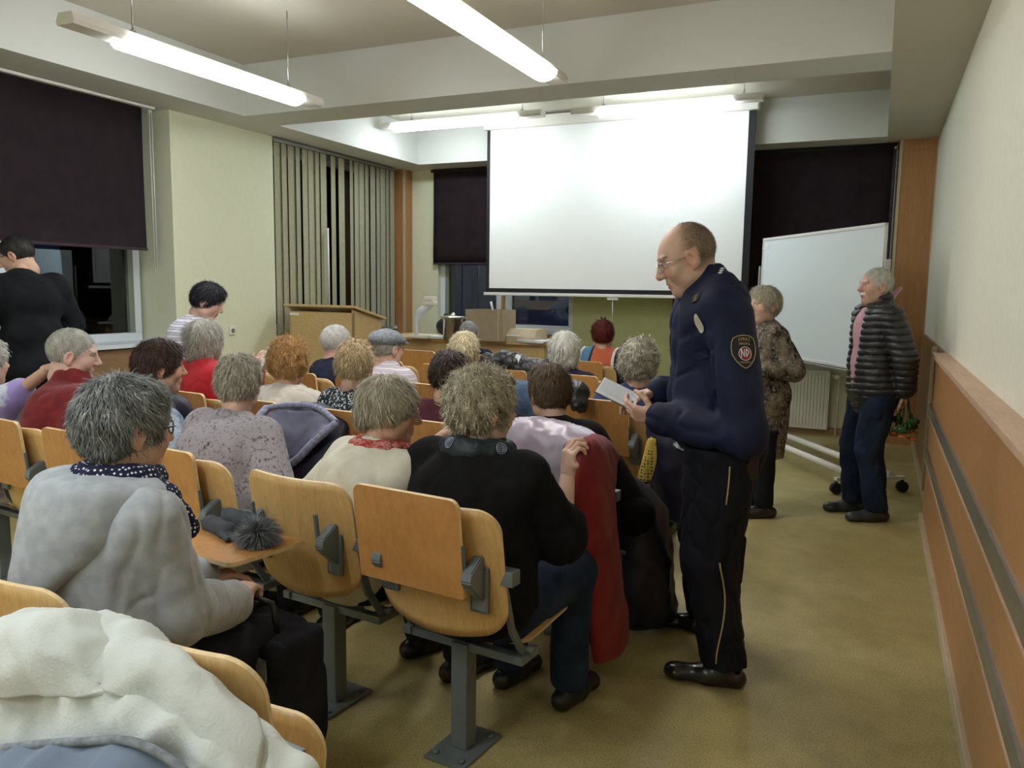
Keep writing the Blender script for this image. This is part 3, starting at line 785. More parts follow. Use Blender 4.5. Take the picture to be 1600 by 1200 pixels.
# ------------------------------------------------------------------ heads
SKIN=(.60,.38,.28); SKINR=(.62,.34,.26); SKINP=(.68,.45,.36)
def head_sdf(male=False,fat=0.,old=.5,sx=1.):
    s=Sdf(); f=fat
    s.ell((0,-.012,.032),(.076,.096,.090),k=.02)
    s.ell((0,.022,.010),(.069,.072,.082),k=.02)
    s.ell((0,.034,-.050),(.054+.012*f,.052,.060),k=.03)
    s.ell((0,.066,-.092),(.025+.004*f,.022,.020),k=.03)                 # chin
    for x in (-1,1):
        s.ell((x*.040,.058,-.022),(.026+.006*f,.028,.030),k=.02)         # cheeks
        s.ell((x*.048,.012,-.062),(.020+.012*f,.040,.030),k=.025)        # jaw angle
        s.ell((x*.030,.082,.034),(.024,.012,.009),k=.012)               # brow
    s.cone((0,.084,.030),(0,.106+.004*male,-.016),.009,.0125,k=.010)    # nose bridge
    s.ell((0,.108,-.020),(.0135,.013,.011),k=.008)
    for x in (-1,1):
        s.ell((x*.012,.098,-.023),(.008,.011,.008),k=.006)
        s.ell((x*.031,.094,.013),(.017,.013,.011),k=.010,op='s')        # sockets
        s.ell((x*.031,.0765,.012),(.0125,.0125,.0115),k=.002)             # eyeballs
        s.ell((x*.031,.083,.0205),(.0155,.0080,.0055),k=.004)             # upper lid
        s.ell((x*.031,.081,.0045),(.0145,.007,.0045),k=.005)
        # ear
        E=rotm(0,R(-12),0)
        s.ell((x*.079,-.006,-.002),(.009,.020,.032),E,k=.006)
        s.ell((x*.087,-.001,.002),(.007,.011,.018),E,k=.005,op='s')
        s.ell((x*.076,-.002,-.030),(.007,.010,.010),k=.006)
    s.ell((0,.083,-.054),(.024,.012,.016),k=.014)                        # muzzle
    s.path([(-.021,.083,-.0565),(-.007,.0905,-.0540),(.007,.0905,-.0540),(.021,.083,-.0565)],[.0028,.0046,.0046,.0028],k=.005)
    s.path([(-.018,.083,-.0605),(0,.0895,-.0640),(.018,.083,-.0605)],[.0025,.0055,.0025],k=.005)
    s.ell((0,.098,-.0590),(.021,.010,.0014),k=.003,op='s')
    for x in (-1,1): s.cone((x*.026,.092,-.030),(x*.034,.078,-.060),.0035,.003,k=.012*old+.004,op='s')
    s.cone((0,-.026,-.055),(0,-.034,-.100),.048+.005*male,.049+.006*male,k=.03)
    s.ell((0,.020,-.100),(.040+.012*f,.040+.01*f,.030),k=.03)
    return s
def head_color(V,skin,lip=(.50,.20,.17),brow=(.30,.25,.22),iris=(.08,.10,.10),beard=0.,browamt=.8,mous=None,stub=None):
    C=np.tile(np.array(skin),(len(V),1))
    x,y,z=V.T; ax=np.abs(x)
    n=.04*wob(x,y,z,60,1)[:,None]; C*=1+n
    def m(cond,col,a=1.): C[cond]=C[cond]*(1-a)+np.array(col)*a
    m((ax>.0)&(((ax-.042)/.024)**2+((z+.018)/.022)**2<1)&(y>.03),(skin[0]*1.02,skin[1]*.78,skin[2]*.76),.6)
    m((np.hypot(x,z+.02)<.016)&(y>.095),(skin[0],skin[1]*.8,skin[2]*.8),.5)
    m((((x)/.024)**2+((z+.0590)/.0095)**2<1)&(y>.080),lip,.75)
    m((((ax-.033)/.022)**2+((z-.036-.004*(1-((ax-.033)/.022)**2))/.0050)**2<1)&(y>.05),brow,browamt)
    for sx in (-1,1):
        d=np.sqrt((x-sx*.031)**2+(y-.0765)**2+(z-.012)**2)
        e=(d<.0137)&(y>.079)&(np.abs(z-.0125)<.0085); m(e,(.70,.68,.64))
        m(e&(np.hypot(x-sx*.031,z-.012)<.0062),iris)
        m((((x-sx*.031)/.018)**2+((z-.0195)/.0028)**2<1)&(y>.07)&~e,tuple(.45*c for c in skin),.6)
    m((ax>.074)&(z>-.04)&(z<.03)&(y<.02),(skin[0]*1.03,skin[1]*.82,skin[2]*.8),.6)
    if beard: m((y>.01)&(z<-.03)&(z>-.115)&(((x/.024)**2+((z+.059)/.011)**2)>1),(skin[0]*.62,skin[1]*.66,skin[2]*.72),beard)
    if mous is not None: m((ax<.032)&(z<-.030)&(z>-.050)&(y>.078),mous,.9)
    if stub is not None:
        w_=np.clip((.030-.35*np.maximum(z-.06,0)-y+.006*wob(x,y,z,70,2))/.045,0,1); w_=w_*w_*(3-2*w_)*np.clip((z+.055)/.02,0,1)*np.where((ax>.070)&(z<.03)&(y>-.03),0,1)*np.where(z>.10,.7,1)
        C=C*(1-.75*w_[:,None])+np.array(stub)*.75*w_[:,None]
    return C
CRAN=np.array((0,-.012,.032)); CR=np.array((.076,.096,.090))
def hair_shell(style,seed=0,h=.0045):
    s=Sdf()
    th=dict(short=.014,crop=.006,fringe=.0035,bob=.020,curly=.022,updo=.010,swept=.013,wave=.018,longbob=.020).get(style,.014)
    s.ell(CRAN,CR+th,k=.01)
    if style in('bob','longbob'):
        zb=-.05 if style=='bob' else -.075
        for x in (-1,1): s.ell((x*.062,-.015,-.015+zb*.4),(.030,.062,.062),k=.03)
        s.ell((0,-.065,-.02+zb*.4),(.070,.045,.065),k=.03); s.ell((0,.045,.085),(.062,.045,.030),k=.03)
    if style in('short','wave','curly'):
        s.ell((0,-.055,.0),(.070,.052,.060),k=.03); s.ell((0,.03,.095),(.062,.055,.028),k=.03)
    if style=='curly':
        for x in (-1,1): s.ell((x*.060,-.02,.005),(.032,.055,.05),k=.03)
    if style=='updo':
        s.ell((0,-.075,.09),(.05,.045,.045),k=.02); s.ell((0,-.05,-.01),(.066,.05,.05),k=.03)
    # face opening
    if style=='fringe':
        s.ell((0,.03,.13),(.086,.115,.105),k=.006,op='s'); s.ell((0,.12,-.02),(.12,.115,.13),k=.006,op='s')
    elif style=='swept':
        s.ell((0,-.085,-.02),(.045,.035,.045),k=.03); s.ell((0,.108,-.030),(.10,.102,.112),k=.006,op='s')
    elif style=='crop':
        s.ell((0,.120,-.030),(.10,.105,.110),k=.006,op='s')
    elif style in('bob','longbob'):
        s.ell((0,.115,-.045),(.066,.105,.112),k=.008,op='s')
    else:
        s.ell((0,.110,-.045),(.092,.108,.116),k=.008,op='s')
        for x in (-1,1): s.ell((x*.094,.010,-.014),(.024,.034,.040),k=.006,op='s')
    zc={'short':-.055,'crop':-.045,'fringe':-.045,'curly':-.065,'wave':-.06,'updo':-.05,'bob':-.085,'longbob':-.11}.get(style,-.05)
    s.post.append(lambda D,X,Y,Z: np.maximum(D,(zc+.25*np.maximum(Y,-.02)*0-Z)+X*0+Y*0))
    A=dict(curly=.0065,wave=.0035,crop=.0008,fringe=.0008).get(style,.0022); F_=dict(curly=95,wave=60).get(style,48)
    s.post.append(lambda D,X,Y,Z: D+A*wob(X,Y,Z,F_,seed)+A*.6*wob(X,Y,Z,F_*2.2,seed+3))
    if style not in('crop','fringe'):
        n_=dict(short=13,wave=11,bob=15,longbob=15,curly=0,updo=9).get(style,0)
        if n_:
            def lock(D,X,Y,Z):
                az=np.arctan2(X+.0*Z,Y+.05)+1.1*(Z-.03)*np.sign(X+1e-6)*6*.5
                r_=np.sqrt(X**2+(Y+.045)**2+0*Z)
                l=np.sin(az*n_+3.2*wob(X,Y,Z,26,seed))
                return D+.0034*np.clip(r_/.05,0,1)*(np.abs(l)*1.4-.7)
            s.post.append(lock)
    return s.mesh(h)
def hair_strands(V,F,style,cols,n,seed=0,length=None,wid=.0011):
    rng=np.random.default_rng(seed+11)
    L=length or dict(short=.030,swept=.05,crop=.010,fringe=.006,bob=.060,longbob=.075,curly=.030,wave=.045,updo=.05).get(style,.04)
    a,b,c,d=(V[F[:,i]] for i in range(4)); N=np.cross(c-a,d-b); ar=np.linalg.norm(N,axis=1); N/=ar[:,None]+1e-12
    ctr=(a+b+c+d)/4; ok=(np.linalg.norm((ctr-CRAN)/CR,axis=1)>.99); ar=ar*ok*(ctr[:,2]>-.12)
    fi=rng.choice(len(F),n,p=ar/ar.sum()); u=rng.random((n,1));v=rng.random((n,1))
    P=(a[fi]*(1-u)+b[fi]*u)*(1-v)+(d[fi]*(1-u)+c[fi]*u)*v; N=N[fi]
    crown=np.array((.012,-.045,.13)) if style!='updo' else np.array((0,.12,.0))
    SEG=5; pts=[P-N*.003]; p=P.copy(); nn=N.copy(); ln=L*rng.uniform(.6,1.25,(n,1))
    ph=rng.random((n,1))*6.28; fr=dict(curly=2.4,wave=1.2).get(style,.35)
    side=rng.choice([-1,1],(n,1)); lift=np.where(rng.random((n,1))<.12,2.6,1.)*rng.uniform(.3,1.3,(n,1))*(1.5 if style=='curly' else .35 if style in('crop','fringe') else 1.)
    for k in range(SEG):
        if style=='updo': flow=np.array((0,-.09,.12))-p
        else: flow=(p-crown)*np.array((1,1,.6)); flow[:,2]-=.035; flow[:,0]+=.018*np.sign(p[:,0]); 
        if style in('short','wave','bob','longbob'): flow[:,0]+=.03*np.where(p[:,2]>.08,1,0)*np.where(p[:,1]>0,1,.2)
        t=flow-nn*(flow*nn).sum(1,keepdims=True); t/=np.linalg.norm(t,axis=1,keepdims=True)+1e-9
        s_=np.cross(nn,t); ang=fr*np.sin(ph+k*fr*1.3)*side+rng.normal(0,.16,(n,1))
        t=t*np.cos(ang)+s_*np.sin(ang)
        p=p+t*ln/SEG+nn*(.0019 if k<3 else .0002)*lift
        g=(p-CRAN)/(CR**2); g/=np.linalg.norm(g,axis=1,keepdims=True); nn=nn*.5+g*.5; nn/=np.linalg.norm(nn,axis=1,keepdims=True)
        pts.append(p.copy())
    pts=np.stack(pts,1); T=np.gradient(pts,axis=1); B=np.cross(T,nn[:,None,:]); B/=np.linalg.norm(B,axis=2,keepdims=True)+1e-9
    w=(wid*rng.uniform(.7,1.5,(n,1,1)))*np.array([1,1,.95,.8,.55,.15])[None,:,None]
    A_=pts-B*w; B_=pts+B*w; VV=np.stack([A_,B_],2).reshape(-1,3)
    base=(np.arange(n)*(SEG+1)*2)[:,None]+(np.arange(SEG)*2)[None]; base=base.ravel()
    FF=np.stack([base,base+1,base+3,base+2],1)
    cc=np.array(cols); w_=rng.random(n)**1.3; clump=.5+.5*np.sin(P[:,0]*90+seed)*np.cos(P[:,2]*70+P[:,1]*60)
    t=np.clip(.55*w_+.45*clump,0,1)[:,None]; C=cc[0]*(1-t)+cc[1]*t
    C=C*rng.uniform(.6,1.35,(n,1)); C=np.repeat(C,(SEG+1)*2,axis=0)
    return VV,FF,C
def make_hair(style,cols,near,seed=0):
    if style=='stubble':
        S=Sdf(); S.ell(CRAN,CR+.0015,k=.01); S.ell((0,.110,-.02),(.1,.11,.13),k=.006,op='s'); S.post.append(lambda D,X,Y,Z: np.maximum(D,(-.045-Z)+X*0+Y*0)); V,F=S.mesh(.006)
        VV,FF,C=hair_strands(V,F,'fringe',cols,9000,seed,length=.0045,wid=.0005); c=VV.reshape(-1,12,3)[:,0]
        rng=np.random.default_rng(3); pr=np.clip((.02-c[:,1]-.4*np.maximum(c[:,2]-.05,0))/.06,0,1)*np.where((np.abs(c[:,0])>.06)&(c[:,2]<.035)&(c[:,1]>-.035),0,1); k=rng.random(len(c))<pr
        n=k.sum(); b=((np.arange(n)*12)[:,None]+(np.arange(5)*2)[None]).ravel(); return VV.reshape(-1,12,3)[k].reshape(-1,3),np.stack([b,b+1,b+3,b+2],1),C.reshape(-1,12,3)[k].reshape(-1,3)
    V,F=hair_shell(style,seed,.0038 if near else .0055)
    x,y,z=V.T; t=np.clip(.5+.5*wob(x,y,z,120,seed),0,1)[:,None]; c0,c1=np.array(cols)
    C=(c0*(1-t)+c1*t)*.8
    n={'crop':2500,'fringe':3000}.get(style,7500) if near else {'crop':700,'fringe':900}.get(style,1800)
    S=hair_strands(V,F,style,cols,n,seed,wid=.0009 if near else .0016)
    return join([(V,F,C),S])

# ------------------------------------------------------------------ hands
def frame(f,nrm):
    f=V3(f)/np.linalg.norm(f); n=V3(nrm)-f*np.dot(V3(nrm),f); n/=np.linalg.norm(n); s=np.cross(f,n); return f,n,s
def hand(wr,f,nrm,thumb=1,curl=.5,near=False,spread=1.,tcurl=.4,scale=1.):
    """wr wrist, f finger direction, nrm back-of-hand normal, thumb=+1: thumb on the f x n side"""
    f,n,s=frame(f,nrm); wr=V3(wr); q=scale
    P=lambda a,b,c: wr+q*(f*a+s*b*thumb+n*c)
    S=Sdf()
    S.cone(P(-.03,0,0),P(.01,0,0),.026*q,.024*q,k=.012)
    for i,b in enumerate((.026,.009,-.009,-.025)):
        S.cone(P(.012,b*.55,0),P(.082-.004*abs(i-1),b,.002),.015*q,.0115*q,k=.012)
    S.ell(P(.03,.024,-.010),(.020*q,.020*q,.016*q),k=.014); S.ell(P(.04,-.018,-.008),(.022*q,.018*q,.014*q),k=.014)
    Ls=[(.040,.024,.020),(.045,.028,.021),(.042,.026,.020),(.032,.019,.018)]
    for i,b in enumerate((.027,.0095,-.009,-.026)):
        c=curl*(1+.12*i); p=P(.084-.004*abs(i-1),b,.002); ang=0; rr=(.0093,.0085,.0078,.0066) if i!=3 else (.0080,.0072,.0066,.0058)
        yaw=(b*2.2)*spread
        for j,L in enumerate(Ls[i]):
            ang+=c*(.75,1.0,.7)[j]
            d=f*math.cos(ang)+s*thumb*math.sin(yaw)*math.cos(ang)-n*math.sin(ang)
            p2=p+q*L*d; S.cone(p,p2,rr[j]*q,rr[j+1]*q,k=.003); p=p2
    p=P(.018,.024,-.006); d=f*.62+s*thumb*.72-n*.30; ang=0
    for j,(L,r0,r1) in enumerate(((.042,.0125,.0105),(.032,.0105,.0095),(.026,.0092,.0075))):
        d=d/np.linalg.norm(d); p2=p+q*L*d; S.cone(p,p2,r0*q,r1*q,k=.006); p=p2; d=d+f*tcurl*.6-s*thumb*tcurl*.55-n*tcurl*.25
    return S.mesh(.0032 if near else .0045)

# ------------------------------------------------------------------ people
def T_arm(s,side,sh,el,wr,r=(.062,.050,.042,.036),k=.03,sc=1.):
    s.path([sh,el],[r[0]*sc,r[1]*sc],k); s.path([el,wr],[r[1]*sc*.95,r[3]*sc],.02)
class Person:
    def __init__(s,label,loc,rz,group=None,name='person'):
        s.label=label; s.loc=loc; s.rz=rz; s.parts=[]; s.kids=[]; s.name=name
    def pos(s,zt,seated=True,lean=(0,0),head=(0,0),w=1.,arms=None,hunch=0.,pel=None,legs=None,hs=1.,nb=0.,nz=0.):
        """joint positions in the person's own frame"""
        s.w=w; s.seated=seated; s.hs=hs
        lx,ly=lean
        s.pel=V3(pel) if pel is not None else (V3(0,.15,.50) if seated else V3(0,0,.93))
        hc=V3(head[0],head[1],zt-.125*hs); s.hc=hc
        s.neck=V3(hc[0]*.86+s.pel[0]*.14,hc[1]*.80+(s.pel[1])*.20-.01-nb,zt-.262*hs+nz)
        s.chest=V3((s.neck[0]*.75+s.pel[0]*.25),(s.neck[1]*.65+s.pel[1]*.35)-hunch,s.neck[2]-.17)
        s.belly=(s.chest*.45+s.pel*.55)+V3(0,.01,0)
        s.sh={-1:s.neck+V3(-.165*w,-.01,-.055),1:s.neck+V3(.165*w,-.01,-.055)}
        d={-1:(V3(-.25*w,.17,s.neck[2]-.34),V3(-.10,.40,.64)),1:(V3(.25*w,.17,s.neck[2]-.34),V3(.10,.40,.62))}
        if not seated: d={-1:(V3(-.26*w,-.02,s.neck[2]-.34),V3(-.25,.06,s.neck[2]-.60)),1:(V3(.26*w,-.02,s.neck[2]-.34),V3(.25,.06,s.neck[2]-.60))}
        for k,v in (arms or {}).items(): d[k]=(V3(v[0]),V3(v[1]))
        s.arm=d
        if seated: s.leg={-1:(V3(-.10,.18,.485),V3(-.13,.56,.50),V3(-.13,.56,.10)),1:(V3(.10,.18,.485),V3(.13,.56,.50),V3(.13,.56,.10))}
        else: s.leg={-1:(s.pel+V3(-.095,0,-.03),V3(-.11,.02,.50),V3(-.11,0,.10)),1:(s.pel+V3(.095,0,-.03),V3(.11,.02,.50),V3(.11,0,.10))}
        for k,v in (legs or {}).items(): s.leg[k]=tuple(V3(x) for x in v)
        return s
    def torso(s,S,t=0.,k=.05,belly=1.,bust=0.,skirt=0.):
        w=s.w; p=s.pel
        S.cone(s.sh[-1]+V3(.03,0,-.01),s.sh[1]-V3(.03,0,.01),.066+t,.066+t,k)
        S.cone(s.neck+V3(0,-.005,-.02),s.neck+V3(0,-.01,-.08),.060+t,.095+t,k)
        S.ell(s.chest,(.160*w+t,.112*w**.5+t,.17+t),k=k)
        S.ell(s.belly,(.155*w+t,.118*belly+t,.16+t),k=k)
        S.ell(p+V3(0,0,.02),(.170*w+t,.125+t,.12+t),k=k)
        if bust: S.ell(s.chest+V3(0,.085,-.03),(.12*w,.06*bust+t,.07),k=.05)
    def arms(s,S,t=0.,cut=None,k=.03,fat=1.):
        for sd in (-1,1):
            el,wr=s.arm[sd]; e=wr
            if cut: e=el+(wr-el)*cut[sd] if isinstance(cut,dict) else el+(wr-el)*cut
            sh=s.sh[sd]
            S.cone(sh,el,.052*fat+t,.044*fat+t,k); S.cone(el,e,.042*fat+t,(.034 if not cut else .036)*fat+t,k*.8)
    def body(s,skin=SKIN,hy=0,hp=0,hr=0,near=False,hcol=None,hands={},male=False,fat=0.,old=.5,nohead=False,hres=None,armfat=1.):
        """one continuous skin mesh: head, neck, trunk, limbs, hands"""
        B=Sdf()
        B.cone(s.sh[-1],s.sh[1],.045,.045,.04); B.ell(s.chest,(.13*s.w,.085,.16),k=.05); B.ell(s.belly,(.12*s.w,.085,.14),k=.05); B.ell(s.pel,(.14*s.w,.10,.10),k=.05)
        B.cone(s.neck+V3(0,0,-.05),s.neck+V3(0,.005,.06),.055,.05,.03)
        for sd in (-1,1):
            el,wr=s.arm[sd]; B.cone(s.sh[sd],el,.045*armfat,.038*armfat,.02); B.cone(el,wr,.037*armfat,.026*armfat,.02)
            h,kn,an=s.leg[sd]; B.cone(h,kn,.068,.05,.03); B.cone(kn,an,.048,.035,.02)
        V,F=B.mesh(.0095 if near else .013); C=np.tile(np.array(skin),(len(V),1)); P=[(V,F,C)]
        s.HR=np.array(Euler((hp,hr,hy),'XYZ').to_matrix()) if False else np.array((Matrix.Rotation(hy,3,'Z')@Matrix.Rotation(hp,3,'X')@Matrix.Rotation(hr,3,'Y')))
        if not nohead:
            V,F=head_sdf(male,fat,old).mesh(hres or (.0030 if near else .0050))
            C=head_color(V,skin,**(hcol or {})); P.append((s.toh(V),F,C))
            N=Sdf(); sb=s.toh(V3(0,-.030,-.060)); nr=(.051+.007*male)*(1+.08*fat)
            N.cone(s.neck+V3(0,-.005,-.05),sb,nr*1.12,nr*.97,.02); N.cone(s.neck+V3(-.06,-.01,-.06),s.neck+V3(.06,-.01,-.06),.045,.045,.04)
            N.cone(s.neck+V3(.02,.045,-.03),s.toh(V3(.045,-.02,-.05)),.012,.014,.02); N.cone(s.neck+V3(-.02,.045,-.03),s.toh(V3(-.045,-.02,-.05)),.012,.014,.02)
            V,F=N.mesh(.006); C=np.tile(np.array(skin)*.97,(len(V),1)); P.append((V,F,C))
        for sd,a in hands.items():
            a=dict(a); sc=a.pop('scale',1.); wr=s.arm[sd][1]
            V,F=hand(wr,a.pop('f'),a.pop('n'),near=near,scale=sc,**a); C=np.tile(np.array(skin)*1.02,(len(V),1)); P.append((V,F,C))
        V,F,C=join(P); me=np_mesh('person_body',V,F,M['skin'],C)
        s.o=mesh_obj(s.name,me,None,None,(*s.loc[:2],s.loc[2] if len(s.loc)>2 else 0),s.rz)
        tag(s.o,s.label,'person'); return s
    def toh(s,V): return (np.asarray(V)*s.hs)@s.HR.T+s.hc
    def hair(s,style,cols,near=False,seed=0,name='hair'):
        V,F,C=make_hair(style,cols,near,seed); mesh_obj(name,np_mesh(name,s.toh(V),F,M['hair'],C),None,s.o); return s
    def add(s,name,S,mat,h=.008,label=None,cols=None):
        V,F=S.mesh(h) if isinstance(S,Sdf) else S
        o=mesh_obj(name,np_mesh(name,V,F,mat,cols),None,s.o)
        if label: o['label']=label
        return o
    def top(s,name,mat,t=.016,h=.009,amp=.004,belly=1.,bust=0.,cut=None,seed=0,zlow=None,fr=20,collar=None,fat=1.,extra=None,k=.05,vneck=False,stretch=(1,1,1)):
        S=Sdf(); s.torso(S,t,k,belly,bust); s.arms(S,t,cut,.035,fat)
        if extra: extra(S,s)
        if collar: 
            c=s.neck+V3(0,.004,.018)
            S.cone(c+V3(0,-.006,-.03),c+V3(0,.0,collar-.02),.073+t*.5,.067+t*.5,.02)
        a=s.neck+V3(0,.02,.10); ce=s.neck+V3(0,.012,-.015+(collar or 0)); S.cone(a*.5+s.toh(V3(0,-.02,-.05))*.5,ce,.066,.056,.010,op='s')
        if vneck: S.cone(s.neck+V3(0,.09,.05),s.neck+V3(0,.13,-.11),.055,.012,.01,op='s')
        S.post.append(folds(amp,fr,seed,stretch))
        if zlow is not None: S.post.append(below(zlow))
        return s.add(name,S,mat,h)
    def bottoms(s,mat,name='trousers',t=.02,h=.011,amp=.005,zt=None,zb=.07,seed=0,rr=(.078,.062,.054,.052)):
        S=Sdf(); S.ell(s.pel,(.165*s.w+t*.3,.125+t*.3,.12),k=.04)
        for sd in (-1,1):
            hp,kn,an=s.leg[sd]; S.cone(hp,kn,rr[0]+t*.5,rr[1]+t*.5,.03); S.cone(kn,an,rr[2]+t*.5,rr[3]+t*.3,.02)
        S.post.append(folds(amp,26,seed,(1,1,.6)))
        if zt: S.post.append(above(zt))
        S.post.append(below(zb)); return s.add(name,S,mat,h)
    def shoes(s,mat,dirs=None,L=.26,h=.007,z0=0.,hi=.05):
        for sd in (-1,1):
            an=s.leg[sd][2]; d=V3((dirs or {}).get(sd,(0,1,0))); d/=np.linalg.norm(d); b=V3(an[0],an[1],z0)
            S=Sdf(); heel=b-d*.05+V3(0,0,.035); toe=b+d*(L-.10)+V3(0,0,.028)
            S.cone(heel,b+d*.05+V3(0,0,.036),.040,.042,.02); S.cone(b+d*.05+V3(0,0,.034),toe,.043,.030,.03,sc=None); S.cone(b+V3(0,0,.05),b+V3(0,0,.06+hi),.044,.046,.02)
            S.ell(toe-d*.02,(.046,.046,.030),k=.02)
            S.post.append(below(z0+.004)); s.add('shoe',S,mat,h)
        return s
    def glasses(s,mat,lens=None,r=.022,thin=.0016):
        m=MB()
        for x in (-1,1):
            c=V3(x*.032,.100,.010); pts=[c+V3(r*1.1*math.cos(a),-.010*abs(math.cos(a))*(1 if x*math.cos(a)>0 else 0),r*.72*math.sin(a)) for a in np.linspace(0,2*PI,20)]
            m.tube([tuple(s.toh(p)) for p in pts],thin,6,cap=False)
            m.tube([tuple(s.toh(V3(*p))) for p in ((x*.055,.093,.016),(x*.076,.07,.016),(x*.081,.0,.012),(x*.080,-.015,-.004))],thin*1.1,6)
        m.tube([tuple(s.toh(V3(*p))) for p in ((-.012,.101,.014),(0,.107,.016),(.012,.101,.014))],thin,6)
        o=m.build('glasses',mat,s.o)
        return s
    def scarf(s,mat,t=.03,h=.008,z=0.,amp=.004,tail=None,name='scarf',rr=.055):
        S=Sdf(); c=s.neck+V3(0,.008,.005+z); n=12
        P=[c+V3(rr*1.25*math.cos(2*PI*i/n),rr*1.25*math.sin(2*PI*i/n),-.012*math.sin(2*PI*i/n)) for i in range(n+1)]
        S.path(P,[t]*(n+1),.02,sc=None)
        if tail: S.path([V3(x) for x in tail],[t*1.1]*(len(tail)-1)+[t*.8],.02)
        S.post.append(folds(amp,45,3)); s.add(name,S,mat,h); return s

# ------------------------------------------------------------------ draped sheets
def catmull(P,n):
    P=np.asarray(P,float); m=len(P); out=[]
    for i in range(m-1):
        p0=P[max(i-1,0)];p1=P[i];p2=P[i+1];p3=P[min(i+2,m-1)]
        for t in np.linspace(0,1,n,endpoint=False):
            out.append(.5*((2*p1)+(-p0+p2)*t+(2*p0-5*p1+4*p2-p3)*t*t+(-p0+3*p1-3*p2+p3)*t**3))
    out.append(P[-1]); return np.array(out)
def sheet(rows,n=8,th=.012,amp=.006,f=30,seed=0,edge=True):
    A=np.array([catmull(r,n) for r in rows]); B=catmull(A.transpose(0,1,2),n)  # along rows axis
    du=np.gradient(B,axis=0);dv=np.gradient(B,axis=1);N=np.cross(du,dv);N/=np.linalg.norm(N,axis=2,keepdims=True)+1e-9
    w=wob(B[...,0],B[...,1],B[...,2],f,seed); w2=wob(B[...,0]+.4*B[...,2],B[...,1],B[...,2],f*2.1,seed+5); w=.55*w+.5*(1-2*np.abs(w))+.35*(1-2*np.abs(w2)); B=B+N*(amp*w)[...,None]
    a,b,_=B.shape; u=np.sin(PI*np.clip(np.arange(a)/(a-1)*12,0,.5)); u2=u*u[::-1]; v=np.sin(PI*np.clip(np.arange(b)/(b-1)*12,0,.5)); v2=v*v[::-1]
    tt=(th/2*np.sqrt(np.outer(u2,v2)))[...,None]+.0004
    V=np.concatenate([(B+N*tt).reshape(-1,3),(B-N*tt).reshape(-1,3)]); n0=a*b
    i,j=np.meshgrid(np.arange(a-1),np.arange(b-1),indexing='ij'); q=(i*b+j).ravel()
    F1=np.stack([q,q+b,q+b+1,q+1],1); F2=F1[:,::-1]+n0; F=[F1,F2]
    for L in ([k for k in range(b)],[ (a-1)*b+k for k in range(b)][::-1],[k*b for k in range(a)][::-1],[k*b+b-1 for k in range(a)]):
        L=np.array(L); F.append(np.stack([L[:-1],L[1:],L[1:]+n0,L[:-1]+n0],1)[:, ::1])
    return V,np.concatenate(F)
# ------------------------------------------------------------------ cloth materials
M['hoodie']=fabric('grey_marl_jersey',(.43,.46,.50),(.34,.37,.41),30,weave=500,bump=.35)
M['black_knit']=fabric('black_knit',(.007,.0065,.008),(.004,.004,.005),20,weave=350,bump=.3)
M['black_sweater']=fabric('black_fine_sweater',(.010,.011,.014),(.005,.006,.008),10)
M['cream_knit']=fabric('cream_knit_vest',(.66,.64,.55),(.58,.55,.45),14,weave=260,bump=.45)
M['beige_knit']=fabric('beige_rib_knit',(.42,.38,.28),(.33,.30,.22),14,weave=260,bump=.45)
M['burgundy']=fabric('burgundy_fleece',(.21,.022,.026),(.14,.014,.018),14,weave=300,bump=.3)
M['red_knit']=fabric('red_knit',(.50,.02,.03),(.36,.015,.02),10)
M['navy_cloth']=fabric('navy_cloth',(.022,.026,.055),(.012,.014,.03),12)
M['uniform']=fabric('navy_uniform_cloth',(.014,.019,.055),(.009,.012,.036),9,rough=.7,weave=700,bump=.15)
M['uniform_dark']=fabric('dark_uniform_trouser_cloth',(.009,.010,.018),(.006,.007,.012),9,rough=.75,weave=700,bump=.15)
M['denim']=fabric('blue_denim',(.07,.12,.21),(.05,.085,.15),18,weave=700,bump=.3)
M['jeans']=fabric('dark_blue_jeans',(.024,.042,.085),(.010,.018,.040),7,weave=700,bump=.3)
M['dark_trousers']=fabric('dark_trousers_cloth',(.02,.022,.03),(.012,.013,.02),9)
M['puffer']=fabric('black_quilted_nylon',(.028,.027,.030),(.018,.018,.020),9,rough=.42,weave=90,bump=.3)
M['puffer'].node_tree.nodes['Principled BSDF'].inputs['Specular IOR Level'].default_value=.5
M['pink_shirt']=fabric('pink_shirt_cotton',(.60,.36,.42),(.52,.30,.36),9)
M['leather']=plain('black_leather',(.010,.010,.011),.22,spec=.6,bump=.2,bs=50)
M['brownleather']=plain('dark_shoe_leather',(.035,.037,.045),.38,spec=.5,bump=.1,bs=50)
M['fleece']=fabric('cream_teddy_fleece',(.66,.70,.69),(.57,.61,.59),12,weave=160,bump=.8)
M['bluefleece']=fabric('blue_grey_fleece',(.19,.24,.33),(.15,.19,.27),9,weave=300,bump=.4)
M['redcoat']=fabric('red_coat_cloth',(.26,.025,.030),(.18,.018,.022),7,weave=500)
M['lilac']=plain('lilac_satin_lining',(.42,.36,.46),.35,spec=.5,bump=.25,bs=12,var=.08)
M['greylining']=fabric('grey_quilted_lining',(.14,.14,.22),(.09,.09,.15),8,rough=.5,weave=60,bump=.3)
M['lavrim']=fabric('lavender_fur_trim',(.36,.38,.52),(.20,.21,.32),60,weave=260,bump=.8)
M['navyshell']=plain('navy_shell_fabric',(.012,.012,.035),.5,bump=.15,bs=20)
M['grey_scarf']=fabric('grey_knit_gloves',(.075,.085,.095),(.05,.055,.062),14,weave=300,bump=.6)
M['fur']=vcol('fur_strands',.7,.2)
M['lilac_top']=fabric('lilac_top',(.34,.27,.60),(.5,.55,.62),9,stops=(.45,.5))
M['greytop']=fabric('grey_blue_tweed_cap',(.27,.30,.34),(.16,.18,.21),60,weave=300,bump=.5)
